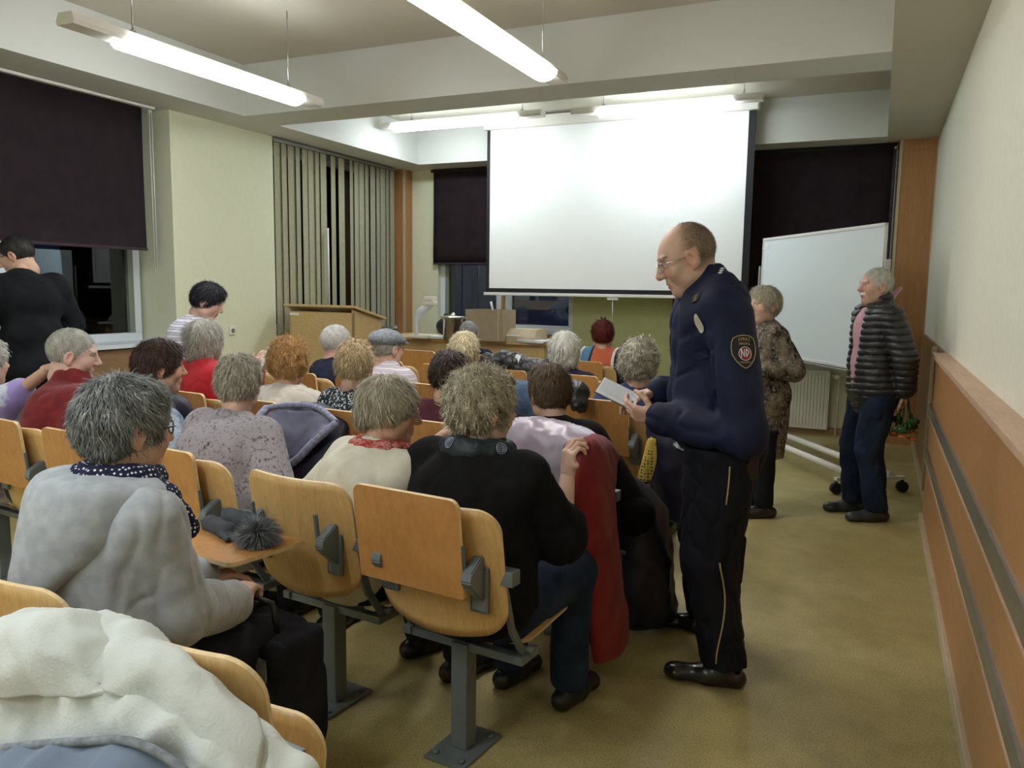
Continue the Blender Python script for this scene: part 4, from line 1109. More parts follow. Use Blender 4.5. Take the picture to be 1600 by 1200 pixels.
M['notebook']=plain('black_notebook_cover',(.01,.01,.012),.5)
def pattern(name,kind,cols,sc=30,rough=.85,rot=(0,0,0),stops=None):
    t=NT(name); t.set(Roughness=rough); t.b.inputs['Specular IOR Level'].default_value=.2
    v=t.coords(rot=rot)
    if kind=='dots':
        x=t.new('ShaderNodeTexVoronoi'); x.inputs['Scale'].default_value=sc; x.inputs['Randomness'].default_value=.25; t.l.new(v,x.inputs['Vector'])
        c=t.ramp(x.outputs['Distance'],[(.26,cols[1]),(.32,cols[0])])
    elif kind=='stripes':
        x=t.new('ShaderNodeTexWave'); x.bands_direction='Z'; x.inputs['Scale'].default_value=sc; x.inputs['Distortion'].default_value=.6; t.l.new(v,x.inputs['Vector'])
        n=len(cols); c=t.ramp(x.outputs['Fac'],stops or [(i/(n-.001),cols[i]) for i in range(n)],'CONSTANT' if stops is None else 'LINEAR')
    elif kind=='bands':
        f=t.noise(v,sc,1,.3,1.2); n=len(cols); c=t.ramp(f,[(.30+.4*i/n,cols[i]) for i in range(n)],'CONSTANT')
    elif kind=='checker':
        x=t.new('ShaderNodeTexChecker'); x.inputs['Scale'].default_value=sc; x.inputs['Color1'].default_value=(*cols[0],1); x.inputs['Color2'].default_value=(*cols[1],1); t.l.new(v,x.inputs['Vector']); c=x.outputs[0]
        f=t.noise(v,sc*.8,2); c=t.mix(t.ramp(f,[(.45,(0,0,0)),(.5,(1,1,1))]),c,cols[0])
    else: # speckle: layered noise
        f=t.noise(v,sc,4,.7); g=t.noise(v,sc*.22,3,.6)
        n=len(cols); c=t.ramp(f,stops or [(.34+.32*i/(n-1),cols[i]) for i in range(n)])
        c=t.mix(t.ramp(g,[(.4,(0,0,0)),(.65,(.6,.6,.6))]),c,cols[-1])
    t.base(c); t.bump(t.noise(v,350,2),.25,.002); return t.m
M['dots']=pattern('navy_polka_dot_scarf','dots',[(.015,.017,.05),(.75,.77,.82)],95)
M['speckle']=pattern('grey_floral_speckle_blouse','speckle',[(.04,.035,.045),(.22,.20,.24),(.34,.31,.33),(.36,.35,.40)],70,stops=[(.36,(.05,.045,.06)),(.43,(.26,.22,.25)),(.52,(.40,.36,.38)),(.62,(.30,.30,.36))])
M['redscarf']=pattern('red_patterned_scarf','speckle',[(.50,.03,.03),(.60,.45,.35),(.35,.02,.02)],55,stops=[(.42,(.46,.025,.03)),(.52,(.62,.40,.34)),(.58,(.40,.02,.03))])
M['olivescarf']=pattern('olive_scarf','speckle',[(.28,.26,.10),(.45,.40,.2)],40)
M['hound']=pattern('black_and_white_knit','checker',[(.02,.03,.04),(.75,.78,.80)],75)
M['stripes_cap']=pattern('multicolour_striped_shirt','stripes',[(.55,.50,.58),(.30,.30,.42),(.62,.55,.50),(.45,.40,.50),(.70,.66,.68)],11)
M['stripes_w']=pattern('white_navy_striped_top','stripes',[(.72,.72,.80),(.72,.72,.80),(.12,.10,.16),(.60,.58,.70)],9)
M['whiteblue']=pattern('white_hooded_jacket_cloth','speckle',[(.72,.70,.66),(.62,.58,.52)],25)
def xbands(name,stops):
    t=NT(name); t.set(Roughness=.9); tc=t.n.new('ShaderNodeTexCoord'); sp=t.n.new('ShaderNodeSeparateXYZ'); t.l.new(tc.outputs['Object'],sp.inputs[0])
    mr=t.n.new('ShaderNodeMath'); mr.operation='MULTIPLY_ADD'; mr.inputs[1].default_value=1.6; mr.inputs[2].default_value=.5; t.l.new(sp.outputs[0],mr.inputs[0])
    t.base(t.ramp(mr.outputs[0],stops,'CONSTANT')); return t.m
M['shawl']=xbands('striped_colour_shawl',[(0,(.72,.68,.52)),(.26,(.02,.03,.05)),(.30,(.70,.66,.46)),(.33,(.08,.20,.36)),(.46,(.02,.02,.03)),(.50,(.55,.13,.06)),(.78,(.75,.70,.62)),(.82,(.02,.02,.03))])
M['gold_black']=pattern('black_dress_with_gold_print','speckle',[(.01,.01,.012),(.01,.01,.012),(.35,.30,.22)],60,stops=[(.50,(.010,.010,.012)),(.57,(.06,.05,.045)),(.62,(.42,.36,.30))])
M['leopard']=pattern('yellow_leopard_scarf','dots',[(.62,.46,.11),(.03,.025,.01)],60)
M['darkscarf']=fabric('dark_satin_scarf',(.03,.045,.05),(.015,.02,.025),8,rough=.45,weave=60)
M['fleur']=pattern('denim_and_white_blouse','speckle',[(.10,.18,.34),(.55,.60,.66),(.16,.26,.42)],12)

# ------------------------------------------------------------------ the people
def w2l(loc,rz,w):
    x=w[0]-loc[0];y=w[1]-loc[1];c=math.cos(-rz);s=math.sin(-rz)
    return (c*x-s*y,s*x+c*y,w[2])
def phi(px): return 24.6+math.degrees(math.atan((800-px)/1240))
def yaw_to(px,a,rz): return R(phi(px)-a)-rz
def sitter(label,r,k,hw,zt,a,px,near=False,rz=None,w=1.,arms=None,hunch=.02,hair=None,skin=SKIN,hp=0,hr=0,male=False,fat=.3,hcol=None,hands=None,hs=1.0,dx=0,body=None,legs=None):
    x,y=chair_pos(r,k); loc=(x+dx,y); z=CA if rz is None else rz
    p=Person(label,loc,z); h=w2l(loc,z,(hw[0],hw[1],0))
    ar={}
    for s_,(e,wr) in (arms or {}).items(): ar[s_]=(w2l(loc,z,e),w2l(loc,z,wr))
    p.pos(zt-.01,True,head=(h[0],h[1]-.0),w=w,arms=ar,hunch=hunch,hs=hs,legs=legs)
    d={-1:dict(f=(.25,1,-.1),n=(0,.1,1),thumb=1,curl=.45),1:dict(f=(-.25,1,-.1),n=(0,.1,1),thumb=-1,curl=.45)}
    for s_,v in (hands or {}).items():
        v=dict(v)
        if 'fw' in v:
            f=v.pop('fw'); q=w2l((0,0),z,f); v['f']=q
        if 'nw' in v:
            f=v.pop('nw'); q=w2l((0,0),z,f); v['n']=q
        d[s_]=v
    # thumbs: right hand (+1) has its thumb towards the body's middle (-x) when palm down
    p.body(skin,yaw_to(px,a,z),hp,hr,near,hcol,d,male,fat)
    if hair: p.hair(hair[0],hair[1:3],near,seed=int(px)%97)
    return p
G_GREY=((.045,.05,.05),(.40,.42,.42)); G_WHITE=((.45,.45,.43),(.74,.73,.69)); G_BLOND=((.30,.20,.09),(.66,.52,.30)); G_DARK=((.018,.010,.010),(.07,.040,.035))
G_ORANGE=((.30,.15,.045),(.80,.50,.22)); G_BROWN=((.06,.040,.022),(.22,.15,.08)); G_LGREY=((.20,.19,.16),(.50,.48,.42)); G_BLACK=((.006,.006,.009),(.03,.03,.04)); G_RED=((.07,.010,.012),(.26,.05,.04))
G_ASH=((.16,.14,.09),(.50,.44,.32))

# 1 grey hoodie, nearest on the left
p=sitter('person in a light grey hoodie and navy dotted scarf, with grey hair and glasses',0,1,(-1.72,1.40),1.27,66,180,True,w=1.0,hunch=.015,
  hair=('short',)+G_GREY,hp=R(-6),hs=1.06,hcol=dict(brow=(.25,.22,.2)),rz=R(-14),
  arms={1:((-1.50,1.36,.70),(-1.60,1.63,.61)),-1:((-1.96,1.42,.66),(-1.80,1.72,.62))},
  hands={1:dict(fw=(-.25,1,.25),n=(0,0,1),thumb=-1,curl=.7)},
  legs={-1:((-.10,.18,.485),(-.32,.52,.49),(-.34,.52,.10)),1:((.07,.18,.485),(-.03,.56,.48),(-.05,.58,.10))})
p.top('hoodie',M['hoodie'],t=.024,h=.007,amp=.007,fr=17,fat=1.1,cut=.93,seed=3,stretch=(1,1,.45))
n_=p.neck
V,F=sheet([[n_+V3(a,b,c) for a,b,c in r_] for r_ in [[(-.095,.05,.035),(-.095,-.04,.045),(0,-.085,.045),(.095,-.04,.045),(.095,.05,.035)],[(-.15,.06,.005),(-.150,-.10,.03),(0,-.17,.03),(.150,-.10,.03),(.15,.06,.005)],[(-.160,.05,-.05),(-.155,-.125,-.045),(0,-.215,-.10),(.155,-.125,-.045),(.160,.05,-.05)],[(-.15,.03,-.075),(-.13,-.145,-.12),(0,-.240,-.235),(.13,-.145,-.12),(.15,.03,-.075)],[(-.12,.02,-.05),(-.11,-.12,-.10),(0,-.20,-.20),(.11,-.12,-.10),(.12,.02,-.05)]]],n=9,th=.022,amp=.007,f=24,seed=4)
mesh_obj('hood',np_mesh('hood',V,F,M['hoodie']),None,p.o)
p.scarf(M['dots'],t=.030,h=.006,z=.030,amp=.006,rr=.062,tail=[p.neck+V3(.07,.03,.03),p.neck+V3(.13,.06,-.01),p.neck+V3(.15,.10,-.09)]); p.bottoms(M['dark_trousers']); p.shoes(M['black'])
p.glasses(M['black'],r=.021,thin=.0022)
# 2 black cardigan
p=sitter('woman in a black cardigan with curly blonde-grey hair holding the red coat',1,0,(-1.175,2.33),1.235,62,735,True,w=1.16,hunch=.05,
  hair=('curly',(.16,.135,.075),(.80,.74,.58)),hp=R(-4),hs=1.06,skin=SKINP,rz=R(-10),
  arms={1:((-.885,2.34,.70),(-.930,2.50,.865)),-1:((-1.50,2.40,.70),(-1.35,2.66,.70))},
  hands={1:dict(fw=(.02,.1,1),nw=(-.6,-.8,0),thumb=-1,curl=.75,tcurl=.9),-1:dict(fw=(.5,1,.1),n=(0,0,1),thumb=1,curl=.5)})
def wide(S,q): S.ell(q.belly+V3(0,.0,.02),(.20,.15,.2),k=.06)
p.top('cardigan',M['black_knit'],t=.028,h=.008,amp=.007,fr=15,fat=1.2,cut={1:.22,-1:.6},extra=wide,seed=8)
p.scarf(M['darkscarf'],t=.034,h=.006,z=.022,amp=.005,rr=.072,name='scarf')
p_card=p
p.bottoms(M['jeans'],t=.03,rr=(.092,.07,.06,.055)); p.shoes(M['black'])
S=Sdf(); e,w_=p.arm[1]; q=e+(w_-e)*.22; S.cone(q-(w_-e)*.02,q+(w_-e)*.035,.060,.056,.005); S.post.append(folds(.002,60,2)); p.add('cuff_trim',S,M['greylining'],.006)
# 3 cream vest
p=sitter('elderly grey-haired woman in a cream knitted vest and red scarf, turned right',1,1,(-1.56,2.36),1.19,92,600,True,w=1.02,hunch=.05,
  hair=('swept',(.24,.21,.15),(.64,.59,.47)),hp=R(-8),skin=(.55,.33,.23),rz=R(-22),hcol=dict(brow=(.35,.3,.25)),
  arms={1:((-1.40,2.42,.80),(-1.50,2.62,.92)),-1:((-1.95,2.40,.68),(-1.75,2.62,.66))},
  hands={1:dict(fw=(.3,.6,.4),n=(0,-.3,1),thumb=-1,curl=.5)})
p.top('knitted_vest',M['cream_knit'],t=.024,h=.008,amp=.006,fr=15,cut={1:.03,-1:.03},belly=1.1,fat=1.1,seed=5)
S=Sdf()
for sd in (-1,1):
    e,w_=p.arm[sd]; S.cone(p.sh[sd]+V3(0,.01,-.02),e,.062,.058,.02); S.cone(e,e+(w_-e)*.35,.058,.052,.02)
S.post.append(folds(.005,30,2)); p.add('sleeves',S,M['beige_knit'],.008)
p.scarf(M['redscarf'],t=.024,h=.006,z=.012,amp=.006,rr=.066); 
S=Sdf(); c=p.neck; P_=[c+V3(.088*math.cos(a),.088*math.sin(a),-.030) for a in np.linspace(0,2*PI,13)]; S.path(P_,[.019]*13,.015); S.post.append(folds(.004,50,1)); p.add('olive_scarf',S,M['olivescarf'],.006)
p.glasses(M['steel'],r=.02); p.bottoms(M['dark_trousers']); p.shoes(M['black'])
# 4 speckled blouse
p=sitter('woman in a speckled grey blouse with short ash-grey hair, seen from behind',1,2,(-2.41,2.52),1.215,14,345,True,w=1.05,hunch=.08,
  hair=('short',(.20,.18,.135),(.62,.58,.49)),hp=R(-12),skin=SKIN)
p.top('blouse',M['speckle'],t=.024,h=.008,amp=.006,fr=14,fat=1.15,cut=.9,seed=2,stretch=(1,1,.6)); p.bottoms(M['dark_trousers']); p.shoes(M['black'])
m=MB(); c=p.neck; m.tube([tuple(c+V3(.068*math.cos(a),.07*math.sin(a)-.005,.012)) for a in np.linspace(0,2*PI,20)],.003,6,cap=False); m.build('necklace',M['black'],p.o)
# 5 brown hair
p=sitter('dark-brown-haired woman in a blue and white blouse looking right beside the burgundy man',1,3,(-3.0,2.64),1.245,84,235,True,w=.95,
  hair=('short',(.025,.012,.010),(.10,.055,.04)),hp=R(-4),skin=(.62,.36,.25),rz=R(-20),hcol=dict(brow=(.06,.04,.03)))
p.top('blouse',M['fleur'],t=.018,h=.010,amp=.005,cut=.95,vneck=True); p.bottoms(M['dark_trousers']); p.shoes(M['black'])
S=Sdf(); S.path([p.sh[1]+V3(-.06,-.05,.03),p.sh[1]+V3(.0,.04,.03),p.sh[1]+V3(.03,.10,-.08),p.belly+V3(.17,.1,0)],[.04,.055,.05,.05],.03); S.post.append(folds(.006,20,2)); p.add('jacket_over_shoulder',S,M['navyshell'],.009)
# 6 burgundy man
p=sitter('balding grey-haired man in a burgundy sweater, turned sideways at the left',1,4,(-3.56,2.62),1.285,97,130,True,w=1.15,hunch=.06,male=True,fat=.6,
  hair=('crop',(.30,.30,.27),(.55,.55,.50)),hp=R(-10),skin=(.66,.44,.38),rz=R(-28),hcol=dict(brow=(.4,.36,.3)),hs=1.07)
p.top('sweater',M['burgundy'],t=.026,h=.009,amp=.008,fr=15,collar=.035,fat=1.15,cut=.95,seed=4); p.bottoms(M['dark_trousers']); p.shoes(M['black'])
# 7 left edge
p=sitter('white-haired person in a lilac top at the left edge, touching the burgundy man',1,5,(-4.13,2.55),1.215,60,-5,False,
  hair=('wave',)+G_WHITE,arms={1:((-3.95,2.60,.94),(-3.74,2.62,1.07))},hands={1:dict(fw=(.9,.0,.25),n=(-.2,0,1),thumb=-1,curl=.3)})
p.top('top',M['lilac_top'],t=.02,h=.010,cut={1:.12,-1:.9}); p.bottoms(M['dark_trousers']); p.shoes(M['black'])
# row three
p=sitter('woman in black with straight brown hair, seated in front of the red coat',2,0,(-1.33,3.32),1.165,-22,860,True,w=1.08,hunch=.04,
  hair=('short',(.05,.032,.018),(.20,.13,.065)),hp=R(-14),hs=1.04,rz=R(-3))
def shawlc(S,q): S.path([q.neck+V3(-.10,.03,-.01),q.neck+V3(-.05,-.07,0),q.neck+V3(.05,-.07,0),q.neck+V3(.10,.03,-.01)],[.030,.038,.038,.030],.02)
p.top('black_jacket',M['black_knit'],t=.03,h=.009,amp=.007,fr=14,fat=1.2,extra=shawlc); p.bottoms(M['dark_trousers']); p.shoes(M['black'])
p=sitter('woman with short very dark brown hair, mostly hidden behind the curly blonde head',2,1,(-1.87,3.35),1.20,24,700,False,hair=('short',)+G_DARK,hp=R(-14),
  arms={-1:((-2.08,3.4,.72),(-1.95,3.55,.90))},hands={-1:dict(fw=(.3,.3,.8),nw=(0,-1,.2),thumb=1,curl=.6)})
p.top('dark_plum_top',fabric('plum_knit',(.08,.018,.03)),t=.02,h=.011,cut={1:.9,-1:.2}); p.bottoms(M['dark_trousers']); p.shoes(M['black'])
p=sitter('woman with a golden blonde bob and a black and white knit top',2,2,(-2.47,3.42),1.22,24,550,True,hair=('short',(.34,.23,.10),(.90,.74,.48)),hp=R(-12),hs=1.05)
p.top('knit_top',M['hound'],t=.022,h=.009); p.bottoms(M['dark_trousers']); p.shoes(M['black'])
p=sitter('woman with bushy curly orange-blonde hair and a white hooded jacket',2,3,(-2.98,3.50),1.205,6,450,True,hair=('curly',)+G_ORANGE,hs=1.10,hp=R(-6))
def whood(S,q): S.path([q.neck+V3(-.12,.02,-.02),q.neck+V3(-.07,-.09,-.06),q.neck+V3(0,-.12,-.12),q.neck+V3(.07,-.09,-.06),q.neck+V3(.12,.02,-.02)],[.025,.034,.04,.034,.025],.015)
p.top('white_jacket',M['whiteblue'],t=.03,h=.009,amp=.008,fr=18,extra=whood)
S=Sdf(); S.ell(p.neck+V3(0,-.085,-.045),(.075,.045,.05),k=.02); S.post.append(folds(.006,30,1)); p.add('hood_lining',S,M['bluefleece'],.009); p.bottoms(M['dark_trousers']); p.shoes(M['black'])
p=sitter('woman in red with a straight grey bob, holding up white sheets',2,4,(-3.69,3.58),1.285,30,320,True,hair=('longbob',(.24,.23,.20),(.72,.70,.63)),hp=R(-5),
  arms={1:((-3.36,3.60,.80),(-3.20,3.48,1.0))},hands={1:dict(fw=(.3,.25,.9),nw=(.2,-1,0),thumb=-1,curl=.6)})
p.top('red_sweater',M['red_knit'],t=.02,h=.010,cut=.95); p.bottoms(M['dark_trousers']); p.shoes(M['black'])
# row four
p=sitter('woman with grey curly hair in navy, partly behind the officer\'s notebook',3,0,(-1.21,4.37),1.225,14,1000,False,hair=('curly',(.25,.23,.18),(.58,.55,.46)),hs=1.12)
p.top('navy_top',fabric('bright_navy_knit',(.03,.05,.16)),t=.025,h=.011); p.bottoms(M['dark_trousers']); p.shoes(M['black'])
p=sitter('person with a light blonde bob in the middle of the hall',3,2,(-2.40,4.50),1.22,12,720,False,hair=('short',(.45,.38,.22),(.78,.70,.48)),hs=1.08)
p.top('dark_top',M['navy_cloth'],t=.02,h=.011); p.bottoms(M['dark_trousers']); p.shoes(M['black'])
p=sitter('man in a grey flat cap and multicoloured striped shirt',3,3,(-3.02,4.55),1.215,48,600,True,male=True,hair=('crop',)+G_LGREY,hs=1.06,w=1.1,rz=R(-20),hcol=dict(mous=(.25,.22,.2)))
p.top('striped_shirt',M['stripes_cap'],t=.03,h=.010,fat=1.2,collar=.02); p.bottoms(M['dark_trousers']); p.shoes(M['black']); p.glasses(M['black'])
S=Sdf(); S.ell((0,-.015,.075),(.098,.118,.060),k=.01); S.ell((0,.035,.060),(.088,.10,.030),k=.02); S.ell((0,.115,.040),(.065,.045,.010),k=.01); S.ell((0,-.02,-.01),(.086,.105,.062),k=.002,op='s'); S.post.append(folds(.003,40,3)); V,F=S.mesh(.005)
mesh_obj('flat_cap',np_mesh('flat_cap',p.toh(V),F,M['greytop']),None,p.o)
p=sitter('white-haired man in a dark shirt with a pink ear showing',3,4,(-3.49,4.62),1.235,62,510,True,male=True,skin=(.70,.40,.33),hair=('crop',)+G_WHITE,hs=1.10,rz=R(-20),fat=.5)
p.top('dark_shirt',M['navy_cloth'],t=.025,h=.011,collar=.02,fat=1.1); p.bottoms(M['dark_trousers']); p.shoes(M['black'])
# row five and six
p=sitter('woman with a rounded snow-white bob left of the red-haired woman',4,0,(-2.06,5.42),1.19,14,875,False,hair=('bob',(.62,.62,.56),(.85,.84,.78)),hs=1.13)
p.top('dark_top',M['navy_cloth'],t=.02,h=.012); p.bottoms(M['dark_trousers']); p.shoes(M['black'])
p=sitter('woman with pinned-up red hair and a cream, blue and orange shawl',5,0,(-2.10,6.42),1.25,2,943,False,hair=('updo',)+G_RED,hs=1.06,w=1.1)
p.top('shawl',M['shawl'],t=.04,h=.010,fat=1.3); p.bottoms(M['dark_trousers']); p.shoes(M['black'])
S=Sdf(); 
for a in range(6): S.cone((0,-.085,.125),(.035*math.cos(a),-.10+.01*math.sin(a),.13+.03*math.sin(a)),.012,.006,.004)
V,F=S.mesh(.005); mesh_obj('hair_clip',np_mesh('hair_clip',p.toh(V),F,M['black']),None,p.o)
p=sitter('person whose small round grey head shows just above the blonde head',5,2,(-3.38,6.42),1.21,4,728,False,hair=('crop',(.22,.22,.24),(.38,.38,.40)),male=True,hs=1.05)
p.top('dark_top',M['navy_cloth'],t=.02,h=.013); p.bottoms(M['dark_trousers']); p.shoes(M['black'])
p=sitter('person with layered grey-blonde hair right in front of the lectern',5,5,(-5.0,6.82),1.225,55,543,False,hair=('short',(.18,.17,.12),(.52,.50,.42)),hs=1.15,hp=R(-12))
p.top('dark_top',M['navy_cloth'],t=.02,h=.013); p.bottoms(M['dark_trousers']); p.shoes(M['black'])

# ------------------------------------------------------------------ standing people
# the uniformed officer
loc=(-.535,3.10,0); rz=R(115); L=lambda w: w2l(loc,rz,w)
p=Person('bald man in navy uniform and glasses standing in the aisle reading a notebook',loc,rz)
hd=L((-.655,3.05,0))
p.pos(1.755,False,head=(hd[0],hd[1]+.015),w=1.22,hunch=.0,hs=1.10,nb=.05,nz=.035,
  arms={-1:(L((-.395,2.83,1.0)),L((-.735,2.93,1.02))),1:(L((-.56,3.38,1.06)),L((-.81,3.21,1.085)))},
  legs={-1:(L((-.50,2.98,.90)),L((-.52,2.96,.50)),L((-.455,2.97,.10))),1:(L((-.50,3.2,.90)),L((-.60,3.30,.50)),L((-.60,3.42,.10)))})
lf=lambda v: w2l((0,0),rz,v)
p.body((.60,.38,.29),yaw_to(1085,-99,rz),R(-24),0,True,dict(beard=.12,brow=(.12,.08,.06),stub=(.22,.16,.11)),
  {-1:dict(f=lf((-.95,.10,.12)),n=lf((.05,-.75,-.45)),thumb=1,curl=.55,tcurl=.6,scale=1.08),1:dict(f=lf((-.90,-.25,-.25)),n=lf((.1,.35,.9)),thumb=-1,curl=.45,tcurl=.5,scale=1.08)},True,.55)
p.hair('stubble',((.10,.075,.05),(.24,.18,.13)),True,3)
p.glasses(M['steel'],r=.021,thin=.0018)
def obelly(S,q):
    S.ell(q.belly+V3(0,.02,.03),(.185,.142,.22),k=.06); S.ell(q.chest+V3(0,.015,.03),(.19,.135,.20),k=.05); S.ell(q.pel+V3(0,.01,.08),(.185,.150,.13),k=.05); S.cone(q.neck+V3(-.13,-.02,-.01),q.neck+V3(.13,-.02,-.01),.07,.07,.05)
S=Sdf(); p.torso(S,.022,.05); p.arms(S,.026,{-1:.93,1:.93},.035,1.12); obelly(S,p)
c=p.neck+V3(0,.004,.022); S.cone(c+V3(0,-.006,-.03),c+V3(0,.0,.018),.082,.076,.015); S.cone(p.neck+V3(0,.02,.11),p.neck+V3(0,.012,.02),.064,.056,.006,op='s')
for sd in (-1,1):
    e,w_=p.arm[sd]; S.cone(e+(w_-e)*.80,e+(w_-e)*.93,.054,.051,.006)
S.post.append(folds(.0075,13,6,(1,1,.8),.9)); S.post.append(below(.895)); p.add('uniform_jacket',S,M['uniform'],.0065)
p.bottoms(M['uniform_dark'],t=.075,h=.007,amp=.010,zt=.93,zb=.09,seed=2,rr=(.100,.074,.066,.062))
S=Sdf(); S.ell(p.pel+V3(0,.01,-.035),(.196,.162,.024),k=.01); S.ell(p.pel+V3(0,.01,-.035),(.165,.135,.05),k=.004,op='s'); p.add('belt',S,M['leather'],.007)
p.shoes(M['leather'],{-1:lf((-1,-.12,0)),1:lf((-.98,-.05,0))},L=.29,h=.006,hi=.10)
# belt kit: holster pouch with handcuff ring
S=Sdf(); S.box((-.205,.02,.86),(.022,.035,.055),.012); S.box((-.215,-.055,.88),(.018,.022,.045),.010); p.add('belt_pouch',S,M['leather'],.006)
m=MB(); c=V3(-.242,.02,.885); m.tube([tuple(c+V3(0,.030*math.cos(a),.026*math.sin(a))) for a in np.linspace(0,2*PI,18)],.004,6,cap=False); m.build('handcuffs',M['black'],p.o)
# gold piping down the trouser seam and across the back yoke
def raycast_path(o_,pts,d,off=.002):
    from mathutils.bvhtree import BVHTree
    me=o_.data; bv=BVHTree.FromPolygons([v.co for v in me.vertices],[tuple(q.vertices) for q in me.polygons]); out=[]
    for q in pts:
        h=bv.ray_cast(Vector(q),Vector(d))
        if h[0] is not None: out.append((h[0]-Vector(d).normalized()*off,h[1]))
    return out
tr=[c for c in p.o.children if c.name.startswith('trousers')][0]; jk=[c for c in p.o.children if c.name.startswith('uniform_jacket')][0]
M['gold']=plain('gold_thread',(.50,.40,.16),.5)
wp=L((-.435,2.0,0)); 
def side_pt(wx,z): q=L((wx,2.2,z)); return q
dn=lf((0,1,0))
hits=raycast_path(tr,[side_pt(-.455+.01*math.sin(z_*9),z_) for z_ in np.linspace(.88,.74,8)],dn)
m=MB()
if len(hits)>1: m.tube([h[0] for h in hits],.003,5)
m.build('pocket_piping',M['gold'],p.o); m=MB()
hits=raycast_path(tr,[side_pt(-.455-.012*math.sin(z_*14),z_) for z_ in np.linspace(.52,.12,16)],dn)
if len(hits)>1: m.tube([h[0] for h in hits],.003,5)
m.build('gold_piping',M['gold'],p.o)
# silver badge, rank marks, collar tab
def decal(o_,ctr,nrm,upv,build,name,off=.003):
    h=raycast_path(o_,[ctr],nrm,off)
    if not h: return
    P_,N_=h[0]; N_=Vector(N_).normalized(); 
    if N_.dot(Vector(nrm))>0: N_=-N_
    U=Vector(upv); U=(U-N_*U.dot(N_)).normalized(); Rr=U.cross(N_); build(P_,Rr,U,N_,name)
def surf_patch(o_,P_,Rr,U,N_,outline,off):
    """outline points wrapped on the cloth below"""
    from mathutils.bvhtree import BVHTree
    me=o_.data; bv=BVHTree.FromPolygons([v.co for v in me.vertices],[tuple(q.vertices) for q in me.polygons]); out=[]
    for (a,b) in outline:
        q=P_+Rr*a+U*b+N_*.05; h=bv.ray_cast(q,-N_)
        out.append((h[0] if h[0] is not None and (h[0]-q).length<.09 else P_+Rr*a+U*b)+N_*off)
    return out
def fan(o_,P_,Rr,U,N_,outline,off,mat,name,parent,rings=4):
    m=MB(); prev=None; c=surf_patch(o_,P_,Rr,U,N_,[(0,0)],off)[0]; n=len(outline); allr=[]
    for k in range(1,rings+1):
        allr.append([m.bm.verts.new(q) for q in surf_patch(o_,P_,Rr,U,N_,[(a*k/rings,b*k/rings) for a,b in outline],off)])
    cv=m.bm.verts.new(c)
    for i in range(n): m.bm.faces.new((cv,allr[0][i],allr[0][(i+1)%n]))
    for A_,B_ in zip(allr,allr[1:]):
        for i in range(n): m.bm.faces.new((A_[i],B_[i],B_[(i+1)%n],A_[(i+1)%n]))
    bmesh.ops.recalc_face_normals(m.bm,faces=m.bm.faces[:]); bmesh.ops.solidify(m.bm,geom=m.bm.faces[:],thickness=.0012)
    return m.build(name,mat,parent)
M['patch_bk']=plain('patch_black',(.012,.012,.014),.8); M['patch_red']=plain('patch_dark_red',(.28,.02,.03),.8); M['patch_gold']=plain('patch_gold',(.42,.34,.16),.7); M['silver']=plain('silver_badge',(.86,.84,.66),.28,.55)
def text_wrap(o_,P_,Rr,U,N_,s_,size,cx,cy,off,mat,name,parent,arc=0):
    cu=bpy.data.curves.new(name,'FONT'); cu.body=s_; cu.size=size; cu.align_x='CENTER'; cu.align_y='CENTER'; cu.extrude=.0005
    t=bpy.data.objects.new(name,cu); COL.objects.link(t); dg=bpy.context.evaluated_depsgraph_get(); me=bpy.data.meshes.new_from_object(t.evaluated_get(dg)); bpy.data.objects.remove(t)
    pts=[]
    for v in me.vertices:
        a=v.co.x+cx; b=v.co.y+cy-arc*(v.co.x**2); pts.append((a,b,v.co.z))
    w_=surf_patch(o_,P_,Rr,U,N_,[(a,b) for a,b,c in pts],off)
    for v,q,(a,b,c_) in zip(me.vertices,w_,pts): v.co=q+N_*c_
    me.materials.clear(); me.materials.append(mat); return mesh_obj(name,me,None,parent)
shield=[(-.034,.030),(-.030,.041),(-.018,.047),(0,.049),(.018,.047),(.030,.041),(.034,.030),(.036,.012),(.034,-.006),(.026,-.024),(.013,-.040),(0,-.048),(-.013,-.040),(-.026,-.024),(-.034,-.006),(-.036,.012)]
shield=[(a*1.28,b*1.22) for a,b in shield]
def patch(P_,Rr,U,N_,name):
    q=fan(jk,P_,Rr,U,N_,shield,.0025,M['patch_bk'],name,p.o)
    m=MB(); ol=surf_patch(jk,P_,Rr,U,N_,[(a*.97,b*.97) for a,b in shield]+[(shield[0][0]*.97,shield[0][1]*.97)],.004); m.tube(ol,.0017,5,cap=False); m.build('patch_border',M['patch_gold'],q)
    circ=[(.023*math.cos(a),-.006+.024*math.sin(a)) for a in np.linspace(0,2*PI,16)[:-1]]
    fan(jk,P_,Rr,U,N_,circ,.0036,M['patch_red'],'patch_emblem',q,2)
    m=MB(); m.tube(surf_patch(jk,P_,Rr,U,N_,[(.0225*math.cos(a),-.006+.0235*math.sin(a)) for a in np.linspace(0,2*PI,20)],.0050),.0011,5,cap=False)
    for a,b in (((-.014,-.020),(-.014,.010)),((-.014,.010),(-.003,-.018)),((-.003,-.018),(-.003,.010)),((.004,-.018),(.004,.010)),((.004,.010),(.014,.0)),((.014,.0),(.004,-.018))): m.tube(surf_patch(jk,P_,Rr,U,N_,[a,b],.0052),.0016,5)
    m.build('emblem_lines',M['paper'],q)
    text_wrap(jk,P_,Rr,U,N_,'STRAŻ',.0150,0,.044,.0045,M['patch_gold'],'patch_lettering',q,6)
    text_wrap(jk,P_,Rr,U,N_,'MIEJSKA',.0115,0,.0285,.0045,M['patch_gold'],'patch_lettering',q,5)
    text_wrap(jk,P_,Rr,U,N_,'RACIBÓRZ',.0080,0,-.037,.0045,M['patch_gold'],'patch_lettering',q,-5)
